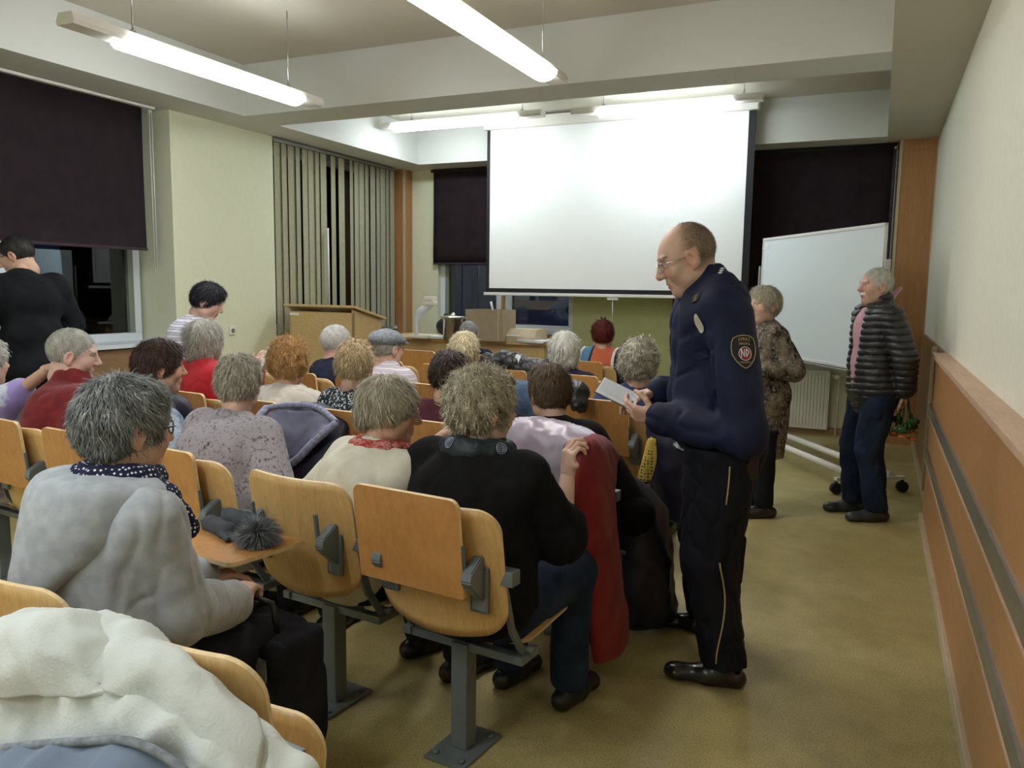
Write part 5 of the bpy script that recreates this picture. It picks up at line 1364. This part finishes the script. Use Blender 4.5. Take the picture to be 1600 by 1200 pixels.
decal(jk,L((-.405,2.3,1.295)),lf((0,1,0)),(0,0,1),patch,'shoulder_patch')
def badge(P_,Rr,U,N_,name): fan(jk,P_,Rr,U,N_,[(.020*math.cos(a)*(1-.15*math.sin(a)),.036*math.sin(a)) for a in np.linspace(0,2*PI,20)[:-1]],.004,M['silver'],name,p.o)
decal(jk,L((-.955,2.545,1.385)),lf((.75,.65,0)),(lf((-.45,0,.9))),badge,'metal_badge')
def tab(P_,Rr,U,N_,name):
    q=fan(jk,P_,Rr,U,N_,[(-.030,-.016),(.030,-.016),(.030,.016),(-.030,.016)],.004,M['patch_bk'],name,p.o)
    for i in (-1,0,1): text_wrap(jk,P_,Rr,U,N_,'XXX',.011,0,i*.009,.0055,M['patch_gold'],'gold_embroidery',q)
decal(jk,L((-.96,2.58,1.475)),lf((.75,.65,0)),lf((-.3,0,.9)),tab,'collar_tab')
def stars(P_,Rr,U,N_,name):
    m=MB()
    for i in range(3):
        c=P_+U*(.022*(i-1))+N_*.006
        for k in range(4):
            a=PI*k/4; m.tube([c-(Rr*math.cos(a)+U*math.sin(a))*.007,c+(Rr*math.cos(a)+U*math.sin(a))*.007],.0014,5)
    m.build(name,M['paper'],p.o)
decal(jk,L((-.52,2.93,2.0)),(0,0,-1),lf((.0,1,0)),stars,'rank_stars')
# breast pocket flap
def flap(P_,Rr,U,N_,name): fan(jk,P_,Rr,U,N_,[(-.05,.022),(.05,.022),(.05,-.012),(.0,-.030),(-.05,-.012)],.004,M['uniform'],name,p.o)
decal(jk,L((-.98,2.56,1.28)),lf((.75,.65,0)),(0,0,1),flap,'pocket_flap')
# notebook and papers in his hands
nb=empty('open_notebook',(-.925,3.085,1.075),R(12)); tag(nb,'open notebook with a black cover and white printed pages held by the officer','notebook')
nb.rotation_euler=(R(24),R(24),R(10)); nb.scale=(.74,.74,.74)
MB().box((-.135,-.085,-.004),(.10,.085,-.001),bev=.001).build('cover',M['notebook'],nb)
MB().box((-.130,-.080,-.001),(.095,.080,.008),bev=.001).build('pages',M['paper'],nb)
m=MB()
for i in range(9): m.box((-.12,.07-.016*i-.001,.0082),(.05+.03*((i*7)%3)/2,.07-.016*i+.001,.0086))
m.build('printed_lines',M['greylining'],nb)

# man in the black puffer jacket
loc=(.005,5.76,0); rz=R(116); L=lambda w: w2l(loc,rz,w); lf=lambda v: w2l((0,0),rz,v)
p=Person('white-haired man in a black quilted jacket and jeans standing by the right wall',loc,rz)
p.pos(1.665,False,head=(0.0,.03),w=1.05,pel=(0,.0,.88),arms={-1:(L((.175,5.56,1.10)),L((.185,5.64,.88))),1:(L((.17,5.97,1.10)),L((.20,5.84,.86)))},
  legs={-1:((-.10,0,.85),(-.11,.06,.48),(-.11,-.02,.10)),1:((.10,0,.85),(.12,.06,.48),(.13,.03,.10))})
p.body((.58,.36,.28),yaw_to(1368,-118,rz),0,0,True,dict(mous=(.72,.70,.66),brow=(.5,.48,.44)),
  {-1:dict(f=lf((.15,.55,-.8)),n=lf((.9,-.2,.2)),thumb=1,curl=.7),1:dict(f=lf((.1,-.6,-.75)),n=lf((.9,.2,.2)),thumb=-1,curl=.7)},True,.3)
p.hair('crop',((.45,.44,.38),(.72,.71,.64)),True,5)
S=Sdf(); p.torso(S,.02); S.post.append(below(.9)); p.add('pink_shirt',S,M['pink_shirt'],.009)
S=Sdf(); p.torso(S,.034,.05,1.05); p.arms(S,.034,.90,.014,1.05); S.cone(p.neck+V3(0,-.02,-.02),p.neck+V3(0,-.012,.05),.095,.088,.02)
S.ell(p.pel+V3(0,0,-.04),(.180,.140,.20),k=.05)
S.cone(p.neck+V3(0,.03,.14),p.neck+V3(0,.012,.0),.075,.066,.006,op='s')
S.cone((.0,.23,.72),(0,.20,1.42),.060,.100,.01,op='s'); S.post.append(quilt(.012,.044)); S.post.append(folds(.003,30,1)); S.post.append(below(.685)); p.add('quilted_jacket',S,M['puffer'],.0065)
p.bottoms(M['jeans'],t=.03,h=.008,amp=.008,zb=.07,rr=(.088,.070,.064,.062)); p.shoes(M['brownleather'],hi=.03,L=.27)
S=Sdf(); S.ell((0,.0,.865),(.185,.135,.018),k=.01); p.add('belt',S,M['leather'],.008)
S=Sdf(); S.path([p.neck+V3(.04,-.10,.06),p.neck+V3(.03,-.16,.13)],[.022,.014],.01); p.add('pink_collar_label',S,M['pink_shirt'],.006)
# flowers he holds behind his back
fl=empty('flower_bouquet',(.20,5.70,.73)); fl.scale=(1.3,1.3,1.2); tag(fl,'small bouquet of orange flowers with green leaves held upside down behind his back','flowers')
m=MB()
for i in range(7):
    a=i*.9; m.tube([(0,0,.14),(.02*math.cos(a),.03*math.sin(a),.02),(.045*math.cos(a),.07*math.sin(a),-.10)],.0035,5)
m.build('stems',plain('flower_stem_green',(.05,.14,.04),.6),fl)
m=MB()
for i in range(16):
    a=i*2.4; r_=.03+.035*((i*5)%4)/3; z_=-.02-.02*(i%4); m.ball((r_*math.cos(a),r_*math.sin(a)*1.3,z_),.022,8,sc=(1.3,.35,.9) if i%2 else (.4,1.3,.9))
m.build('leaves',plain('dark_leaf',(.025,.075,.02),.5),fl)
mo=plain('orange_petals',(.62,.19,.07),.6)
for i in range(6):
    a=i*1.05+.4; m=MB(); c=(.05*math.cos(a),.07*math.sin(a),-.105-.012*(i%3))
    for j in range(6):
        b=j*PI/3; m.ball((c[0]+.011*math.cos(b),c[1]+.011*math.sin(b),c[2]),.011,8,sc=(1,1,.7))
    m.ball(c,.009,8); m.build('flower_head',mo,fl)

# woman behind the officer
loc=(-.66,5.50,0); rz=R(118); L=lambda w: w2l(loc,rz,w); lf=lambda v: w2l((0,0),rz,v)
p=Person('short-haired woman in a black dress with gold print, standing behind the officer',loc,rz)
p.pos(1.53,False,head=(0,.03),w=1.05,pel=(0,0,.80),arms={-1:(L((-.46,5.36,1.0)),L((-.66,5.22,1.02))),1:((.27,.0,.98),(.12,.2,1.0))},
  legs={-1:((-.09,0,.78),(-.1,.02,.45),(-.10,0,.10)),1:((.09,0,.78),(.1,.02,.45),(.10,0,.10))})
p.body((.62,.42,.33),yaw_to(1190,-132,rz),0,0,True,None,{-1:dict(f=lf((-1,.1,0)),n=lf((0,-.6,.8)),thumb=1,curl=.5),1:dict(f=(-.8,.5,0),n=(0,.5,.8),thumb=-1,curl=.5)})
p.hair('short',((.40,.37,.28),(.70,.66,.54)),True,9)
S=Sdf(); p.torso(S,.022,.05,bust=1.); p.arms(S,.020,.85); S.cone((0,0,.8),(0,0,.42),.17,.15,.05); S.cone(p.neck+V3(0,.04,.10),p.neck+V3(0,.04,-.02),.07,.07,.01,op='s'); S.post.append(folds(.006,18,1,(1,1,.5))); S.post.append(below(.40)); p.add('printed_dress',S,M['gold_black'],.008)
p.bottoms(M['uniform_dark'],'trousers',t=.03,zt=.6); p.shoes(M['leather'],hi=.02)
S=Sdf(); S.path([p.neck+V3(-.08,.03,-.01),p.neck+V3(-.03,.085,-.06),p.neck+V3(.03,.085,-.06),p.neck+V3(.08,.03,-.01)],[.016,.02,.02,.016],.01); p.add('white_collar',S,M['paper'],.006)

# woman in the striped top, leaning over at the left
loc=(-4.40,3.98,0); rz=R(-42); L=lambda w: w2l(loc,rz,w); lf=lambda v: w2l((0,0),rz,v)
p=Person('black-haired woman in a white and navy striped top, leaning forward by the left pillar',loc,rz)
hd=L((-4.22,4.0,0)); p.pos(1.505,False,head=(hd[0],hd[1]+.10),w=1.08,hunch=.0,pel=(0,-.05,.84),arms={1:((.27,.22,.92),(.17,.42,.85)),-1:((-.27,.22,.92),(-.17,.42,.85))})
p.body((.66,.42,.35),yaw_to(295,108,rz),R(-26),0,True,dict(brow=(.02,.02,.02)),{-1:dict(f=(.2,.8,-.5),n=(0,.4,.8),thumb=1),1:dict(f=(-.2,.8,-.5),n=(0,.4,.8),thumb=-1)},fat=.6)
p.hair('short',(.004,.004,.007)and((.004,.004,.007),(.03,.03,.045)),True,4)
p.top('striped_top',M['stripes_w'],t=.024,h=.009,cut=.6,fat=1.1,bust=1.,zlow=.76); p.bottoms(M['dark_trousers'],t=.03); p.shoes(M['black'])
# man in black by the window
loc=(-5.02,3.44,0); rz=R(78); L=lambda w: w2l(loc,rz,w); lf=lambda v: w2l((0,0),rz,v)
p=Person('man in a black sweater seen from behind, bending at the left window',loc,rz)
hd=L((-5.22,3.50,0)); p.pos(1.80,False,head=(hd[0],hd[1]+.05),w=1.2,hs=1.08,pel=(0,-.02,.90),arms={-1:((-.32,.10,1.18),(-.34,.42,1.06)),1:((.30,.16,1.2),(.26,.42,1.1))})
p.body(SKIN,yaw_to(45,-66,rz),R(-22),0,True,dict(brow=(.03,.02,.02)),{-1:dict(f=(0,1,-.2),n=(0,.2,1),thumb=1),1:dict(f=(0,1,-.2),n=(0,.2,1),thumb=-1)},True)
p.hair('crop',((.010,.009,.009),(.05,.045,.04)),True,4); p.glasses(M['black'])
p.top('black_sweater',M['black_sweater'],t=.028,h=.009,cut=.97,fat=1.25,amp=.007,fr=13,zlow=.84,collar=.0); p.bottoms(M['dark_trousers'],t=.03); p.shoes(M['black'])
# ------------------------------------------------------------------ coats, bags and small things
def cloth(name,rows,mat,label=None,cat=None,parent=None,group=None,**kw):
    V,F=sheet(rows,**kw); o=mesh_obj(name,np_mesh(name,V,F,mat),None,parent)
    if label and parent is None: tag(o,label,cat,group)
    return o
# cream fleece coat over the nearest chair, blue-grey inside
co_=empty('fleece_coat',(-1.1,.9,0)); tag(co_,'cream fleece coat with blue-grey lining heaped over the nearest chair back','coat')
def sub(P,o=(1.1,-.9,0)): return [[(a+o[0],b+o[1],c+o[2]) for a,b,c in r] for r in P]
cloth('fleece_side',sub([
 [(-1.56,1.02,.76),(-1.44,1.01,.80),(-1.30,1.005,.83),(-1.16,.985,.84),(-1.02,.96,.80),(-.90,.95,.74),(-.80,.94,.68)],
 [(-1.57,.965,.80),(-1.455,.955,.853),(-1.30,.955,.872),(-1.15,.945,.875),(-1.01,.93,.835),(-.88,.925,.79),(-.745,.92,.735)],
 [(-1.55,.90,.76),(-1.42,.885,.79),(-1.28,.885,.83),(-1.12,.885,.835),(-.98,.885,.81),(-.84,.88,.76),(-.705,.89,.68)],
 [(-1.50,.85,.67),(-1.36,.84,.72),(-1.22,.83,.765),(-1.07,.835,.795),(-.94,.84,.775),(-.81,.84,.72),(-.675,.85,.60)],
 [(-1.46,.82,.48),(-1.32,.80,.52),(-1.17,.80,.55),(-1.02,.81,.57),(-.89,.81,.55),(-.77,.81,.50),(-.65,.83,.42)]]),M['fleece'],parent=co_,n=16,th=.026,amp=.018,f=22,seed=1)
cloth('lining_side',sub([
 [(-1.40,.815,.66),(-1.25,.80,.72),(-1.10,.795,.765),(-.98,.80,.79),(-.86,.80,.765),(-.77,.79,.69)],
 [(-1.38,.765,.64),(-1.22,.74,.69),(-1.07,.735,.73),(-.94,.74,.75),(-.83,.74,.72),(-.74,.745,.63)],
 [(-1.36,.74,.46),(-1.20,.72,.50),(-1.04,.715,.53),(-.91,.72,.54),(-.80,.72,.51),(-.71,.73,.44)]]),M['bluefleece'],parent=co_,n=14,th=.020,amp=.018,f=19,seed=5)
cloth('collar_fold',sub([
 [(-1.44,.93,.84),(-1.35,.935,.875),(-1.26,.94,.885),(-1.17,.935,.83)],
 [(-1.46,.885,.855),(-1.36,.87,.885),(-1.25,.885,.905),(-1.14,.89,.84)],
 [(-1.44,.85,.80),(-1.34,.835,.835),(-1.23,.845,.86),(-1.12,.865,.81)],
 [(-1.40,.85,.76),(-1.31,.835,.79),(-1.20,.84,.81),(-1.10,.85,.82)]]),M['fleece'],parent=co_,n=12,th=.026,amp=.012,f=26,seed=8)
cloth('sleeve_fold',sub([
 [(-1.16,.95,.855),(-1.06,.945,.862),(-.97,.935,.83),(-.88,.93,.79)],
 [(-1.16,.895,.875),(-1.04,.885,.868),(-.93,.88,.83),(-.82,.885,.77)],
 [(-1.12,.86,.825),(-1.01,.855,.82),(-.90,.855,.78),(-.79,.865,.71)]]),M['fleece'],parent=co_,n=12,th=.030,amp=.012,f=24,seed=11)
m=MB(); m.tube([tuple(x) for x in catmull(np.array([(-1.42,.80,.665),(-1.25,.785,.735),(-1.10,.78,.785),(-.97,.785,.815),(-.85,.785,.785),(-.74,.78,.69),(-.69,.79,.56)])+np.array((1.1,-.9,0)),8)],.007,8); m.build('lining_piping',M['greytop'],co_)
# navy jacket with grey lining and lavender trim over the third-row chair
c0=empty('navy_jacket',(-2.5,3.07,0)); tag(c0,'navy jacket with grey lining and lavender trim hung over a chair back','jacket')
o=(2.5,-3.1,0)
cloth('jacket_shell',sub([[(-2.74,3.20,.80),(-2.60,3.24,.86),(-2.42,3.22,.86),(-2.27,3.18,.82)],[(-2.79,3.12,.78),(-2.66,3.13,.885),(-2.44,3.12,.895),(-2.25,3.10,.84)],[(-2.82,3.02,.66),(-2.66,2.96,.70),(-2.44,2.95,.71),(-2.24,2.98,.70)],[(-2.80,3.0,.46),(-2.66,2.93,.46),(-2.44,2.92,.46),(-2.24,2.96,.46)],[(-2.76,3.02,.30),(-2.64,2.96,.28),(-2.44,2.95,.28),(-2.26,2.98,.30)]],o),M['navyshell'],parent=c0,n=9,th=.03,amp=.010,f=20)
cloth('jacket_lining',sub([[(-2.68,3.06,.885),(-2.56,3.08,.90),(-2.42,3.08,.90),(-2.28,3.05,.875)],[(-2.66,2.98,.83),(-2.55,2.99,.80),(-2.43,2.99,.80),(-2.30,2.97,.825)],[(-2.60,2.925,.73),(-2.53,2.92,.70),(-2.45,2.92,.69),(-2.37,2.93,.73)]],(2.5,-3.125,0)),M['greylining'],parent=c0,n=9,th=.012,amp=.008,f=26)
m=MB(); P_=catmull(np.array([(-2.70,3.04,.90),(-2.69,2.95,.84),(-2.63,2.905,.74),(-2.55,2.89,.675),(-2.47,2.885,.66),(-2.40,2.895,.70),(-2.32,2.93,.79),(-2.25,3.0,.87)])+np.array(o),6); m.tube([tuple(x) for x in P_],[.019]*len(P_),8); 
m.build('trim_edge',M['lavrim'],c0)
m=MB(); P_=catmull(np.array([(-2.70,3.04,.90),(-2.58,3.07,.92),(-2.42,3.07,.92),(-2.25,3.0,.87)])+np.array(o),6); m.tube([tuple(x) for x in P_],.014,8); m.build('collar_edge',M['lavrim'],c0)
# red coat with lilac lining
c1=empty('red_coat',(-1.1,2.9,0)); tag(c1,'red coat with lilac satin lining over a chair back, one side hanging to the floor','coat'); o=(1.1,-2.9,0)
cloth('lining_side',sub([[(-1.42,3.12,.86),(-1.28,3.12,.90),(-1.16,3.11,.90),(-1.04,3.09,.87),(-.96,3.06,.82)],[(-1.42,3.04,.925),(-1.28,3.04,.955),(-1.16,3.03,.95),(-1.04,3.0,.93),(-.95,2.97,.89)],[(-1.41,2.90,.925),(-1.28,2.89,.95),(-1.16,2.87,.945),(-1.04,2.85,.925),(-.96,2.82,.89)],[(-1.40,2.86,.78),(-1.28,2.85,.82),(-1.16,2.83,.83),(-1.05,2.80,.84),(-.99,2.76,.84)],[(-1.38,2.86,.60),(-1.27,2.84,.62),(-1.17,2.82,.65),(-1.08,2.79,.70),(-1.02,2.74,.74)]],o),M['lilac'],parent=c1,n=11,th=.010,amp=.012,f=26)
cloth('red_side',sub([[(-1.06,3.02,.905),(-1.0,3.0,.91),(-.95,3.01,.89),(-.91,3.03,.84)],[(-1.02,2.86,.90),(-.95,2.80,.935),(-.92,2.85,.90),(-.88,2.9,.80)],[(-.97,2.66,.80),(-.93,2.60,.80),(-.88,2.68,.77),(-.86,2.82,.70)],[(-.95,2.70,.55),(-.91,2.62,.55),(-.86,2.70,.53),(-.84,2.84,.50)],[(-.93,2.74,.32),(-.89,2.66,.32),(-.84,2.74,.30),(-.82,2.88,.30)],[(-.92,2.78,.12),(-.88,2.72,.10),(-.83,2.80,.10),(-.81,2.90,.12)]],o),M['redcoat'],parent=c1,n=9,th=.016,amp=.008,f=18)
S=Sdf(); S.path([(-1.04,2.84,.86),(-1.0,2.76,.90),(-.95,2.70,.93)],[.030,.034,.026],.02); S.post.append(folds(.006,40,1)); V,F=S.mesh(.007)
mesh_obj('gathered_sleeve',np_mesh('gathered_sleeve',V+np.array(o),F,M['redcoat']),None,c1)
# dark navy coat sliding from the aisle chair to the floor
cloth('navy_coat',[[(-.98,3.36,.70),(-.90,3.34,.66),(-.84,3.36,.60),(-.81,3.42,.52)],[(-.99,3.28,.58),(-.90,3.24,.56),(-.83,3.28,.50),(-.79,3.38,.42)],[(-.99,3.26,.38),(-.89,3.20,.36),(-.80,3.26,.32),(-.76,3.38,.28)],[(-.98,3.26,.18),(-.88,3.20,.16),(-.79,3.28,.14),(-.75,3.42,.14)],[(-.97,3.30,.035),(-.88,3.25,.035),(-.80,3.32,.035),(-.76,3.44,.035)]],M['navyshell'],'dark navy coat slumped from the third-row seat to the floor beside the officer','coat',n=9,th=.05,amp=.016,f=14)
c2=empty('dark_coat',(-.95,3.95,0)); tag(c2,'dark coat with a yellow leopard scarf hanging from the aisle chair end behind the officer','coat'); o=(.95,-3.95,0)
cloth('coat_cloth',sub([[(-1.06,4.06,.80),(-.98,4.03,.84),(-.90,4.04,.83),(-.82,4.08,.78)],[(-1.04,3.98,.80),(-.96,3.93,.84),(-.87,3.93,.83),(-.79,3.98,.76)],[(-1.02,3.95,.58),(-.93,3.89,.58),(-.83,3.90,.56),(-.74,3.96,.52)],[(-.99,3.96,.36),(-.90,3.90,.34),(-.80,3.91,.32),(-.72,3.98,.30)]],o),M['navyshell'],parent=c2,n=9,th=.035,amp=.012,f=18)
cloth('leopard_scarf',sub([[(-1.01,3.86,.76),(-.99,3.855,.77),(-.97,3.86,.76)],[(-1.03,3.85,.66),(-.995,3.84,.66),(-.96,3.85,.66)],[(-1.055,3.85,.55),(-1.02,3.84,.54),(-.985,3.85,.55)]],o),M['leopard'],parent=c2,n=9,th=.012,amp=.004,f=40)
# denim jacket, black puffer, black bag over further chairs
x,y=chair_pos(3,1)
cloth('denim_jacket',[[(x-.17,y+.08,.86),(x,y+.09,.90),(x+.15,y+.07,.86)],[(x-.19,y-.06,.945),(x,y-.08,.96),(x+.17,y-.07,.945)],[(x-.20,y-.16,.90),(x,y-.18,.90),(x+.18,y-.17,.90)],[(x-.20,y-.17,.70),(x,y-.19,.70),(x+.18,y-.18,.70)],[(x-.19,y-.17,.52),(x,y-.18,.50),(x+.17,y-.16,.52)]],M['denim'],'blue denim jacket hung over a chair back right of the curly blonde head','jacket',n=9,th=.02,amp=.010,f=22)
x,y=chair_pos(4,1)
pj=empty('puffer_jacket',(x,y,0)); tag(pj,'black puffer jacket with a pale strap over a chair in the middle of the hall','jacket')
S=Sdf()
for i in range(5): S.ell((-.22+.11*i,-.03+.02*math.sin(i*2),.93+.03*math.sin(i*1.3)),(.085,.09,.085),k=.03)
S.ell((-.25,-.05,.86),(.07,.07,.06),k=.03); S.ell((.22,-.05,.87),(.08,.07,.07),k=.03); S.post.append(folds(.012,34,2)); V,F=S.mesh(.010); mesh_obj('quilted_shell',np_mesh('quilted_shell',V,F,M['puffer']),None,pj)
MB().bar((-.02,-.135,.84),(.05,-.10,1.02),.04,.01,up=(0,1,0)).build('pale_strap',M['paper'],pj)
x,y=chair_pos(3,0)
S=Sdf(); S.ell((-1.43,3.98,.955),(.055,.06,.060),k=.02); S.ell((-1.42,3.96,.90),(.048,.05,.05),k=.02); S.post.append(folds(.009,60,3)); V,F=S.mesh(.008)
o_=mesh_obj('fur_hat',np_mesh('fur_hat',V-np.array((-1.43,3.98,0)),F,M['puffer']),None,None,(-1.43,3.98,0)); tag(o_,'black crumpled hat or bag lying on the chair back right of the brown-haired head','hat')
# papers held up
tag(cloth('paper_sheets',[[(-3.22,3.47,.99),(-3.165,3.46,.985)],[(-3.18,3.50,1.08),(-3.125,3.49,1.075)],[(-3.13,3.53,1.17),(-3.075,3.52,1.165)]],M['paper'],n=5,th=.004,amp=.001,f=20),'white folded sheets held up by the woman in red','papers')
# gloves and fur trim on the open desk
x,y=chair_pos(1,1)
gl=empty('knitted_gloves',(x,y,0),CA); tag(gl,'grey knitted gloves lying on the open chair desk next to the fur pompom','gloves')
Z0=.678
for i,(gx,gy,a) in enumerate(((-.22,-.20,-14),(-.20,-.13,-4))):
    S=Sdf(); ca,sa=math.cos(R(a)),math.sin(R(a)); P=lambda u,v,zz=.0: V3(gx+ca*u-sa*v,gy+sa*u+ca*v,Z0+.018+zz+.012*i)
    S.cone(P(0,0),P(.08,0),.028,.032,.01)
    for j in range(4): S.cone(P(.09,-.026+.0175*j),P(.15-.008*abs(j-1.5),-.032+.021*j,-.004),.011,.009,.004)
    S.cone(P(.04,.02),P(.09,.055,-.003),.012,.010,.006); S.cone(P(-.05,0),P(.0,0),.030,.028,.006)
    S.post.append(folds(.002,80,i)); V,F=S.mesh(.004); mesh_obj('glove',np_mesh('glove',V,F,M['grey_scarf']),None,gl)
def fur_ball(name,c,r,n,cols,L,mat,parent,sc=(1,1,1),seed=1,droop=.4):
    rng=np.random.default_rng(seed); d=rng.normal(size=(n,3)); d/=np.linalg.norm(d,axis=1,keepdims=True); d[:,2]=np.where(d[:,2]<-.3,-d[:,2],d[:,2])
    p=np.array(c)+d*r*np.array(sc)*.6; pts=[p.copy()]
    dd=d+rng.normal(0,.18,(n,3)); ln=L*rng.uniform(.6,1.2,(n,1))
    for k in range(5):
        dd[:,2]-=droop*.25; dd/=np.linalg.norm(dd,axis=1,keepdims=True); p=p+dd*ln/5; p[:,2]=np.maximum(p[:,2],c[2]-r*.4); pts.append(p.copy())
    P=np.stack(pts,1); T=np.gradient(P,axis=1); B=np.cross(T,rng.normal(size=(n,1,3))); B/=np.linalg.norm(B,axis=2,keepdims=True)+1e-9
    w=.0011*np.array([1,1,.9,.8,.5,.1])[None,:,None]; VV=np.stack([P-B*w,P+B*w],2).reshape(-1,3); b=((np.arange(n)*12)[:,None]+(np.arange(5)*2)[None]).ravel()
    FF=np.stack([b,b+1,b+3,b+2],1); t=rng.random((n,1)); C=np.repeat(np.array(cols[0])*(1-t)+np.array(cols[1])*t,12,axis=0)
    mesh_obj(name,np_mesh(name,VV,FF,mat,C),None,parent)
pp=empty('fur_pompom',(x,y,0),CA); tag(pp,'grey fur pompom on the open chair desk beside the gloves','fur pompom')
S=Sdf(); S.ell((.0,-.22,Z0+.022),(.032,.036,.022)); V,F=S.mesh(.005); mesh_obj('core',np_mesh('core',V,F,M['grey_scarf']),None,pp)
fur_ball('fur',(.0,-.22,Z0+.022),.04,2200,((.09,.10,.11),(.34,.37,.40)),.058,M['fur'],pp,droop=.75)
# black bag on the floor
bg=empty('black_bag',(-1.56,1.74,0),R(-8)); tag(bg,'black bag with a grey label standing by the knees of the person in the hoodie','bag')
S=Sdf(); S.box((0,0,.255),(.10,.065,.225),.03); S.ell((0,0,.48),(.09,.055,.05),k=.04); S.post.append(folds(.010,16,2)); V,F=S.mesh(.009); mesh_obj('bag_body',np_mesh('bag_body',V,F,M['dark_trousers']),None,bg)
MB().box((.055,-.108,.40),(.095,-.103,.465)).build('label_patch',M['greytop'],bg)
MB().tube([(-.06,-.03,.5),(-.05,-.04,.60),(.05,-.04,.60),(.06,-.03,.5)],.009,8).build('handle',M['black'],bg)
# dark backpack on the desk behind the document camera
bk=empty('dark_bag',(-4.18,7.62,DZ)); tag(bk,'dark slumped bag on the teacher desk behind the flat cap','bag')
S=Sdf(); S.ell((-.06,0,.10),(.16,.12,.11),k=.04); S.ell((.12,0,.05),(.15,.10,.06),k=.04); S.post.append(folds(.008,20,1)); S.post.append(below(.002)); V,F=S.mesh(.011); mesh_obj('bag_body',np_mesh('bag_body',V,F,M['navyshell']),None,bk)
MB().tube([(-.10,-.08,.19),(-.07,-.10,.24),(.0,-.10,.23),(.03,-.08,.16)],.008,6).build('handle',M['black'],bk)

# ring ornaments printed on the dark scarf of the woman in the cardigan
sc_=[c for c in p_card.o.children if c.name.startswith('scarf')][0]
for tw in ((-1.04,2.2,1.004),(-1.225,2.2,1.006)):
    d=(V3(tw)-V3(0,0,1.5)); d/=np.linalg.norm(d); s0=V3(tw)-d*.35
    ol=w2l(p_card.loc,p_card.rz,s0); dl=w2l((0,0),p_card.rz,d)
    def rings(P_,Rr,U,N_,name):
        for i,rr in enumerate((.0175,.011,.005)):
            m=MB(); m.tube(surf_patch(sc_,P_,Rr,U,N_,[(rr*math.cos(a),rr*math.sin(a)) for a in np.linspace(0,2*PI,18)],.0030),.0020,6,cap=False); m.build('printed_ring',M['greylining'] if i==9 else M['lavrim'],sc_)
    decal(sc_,ol,dl,(0,0,1),rings,'printed_ring')
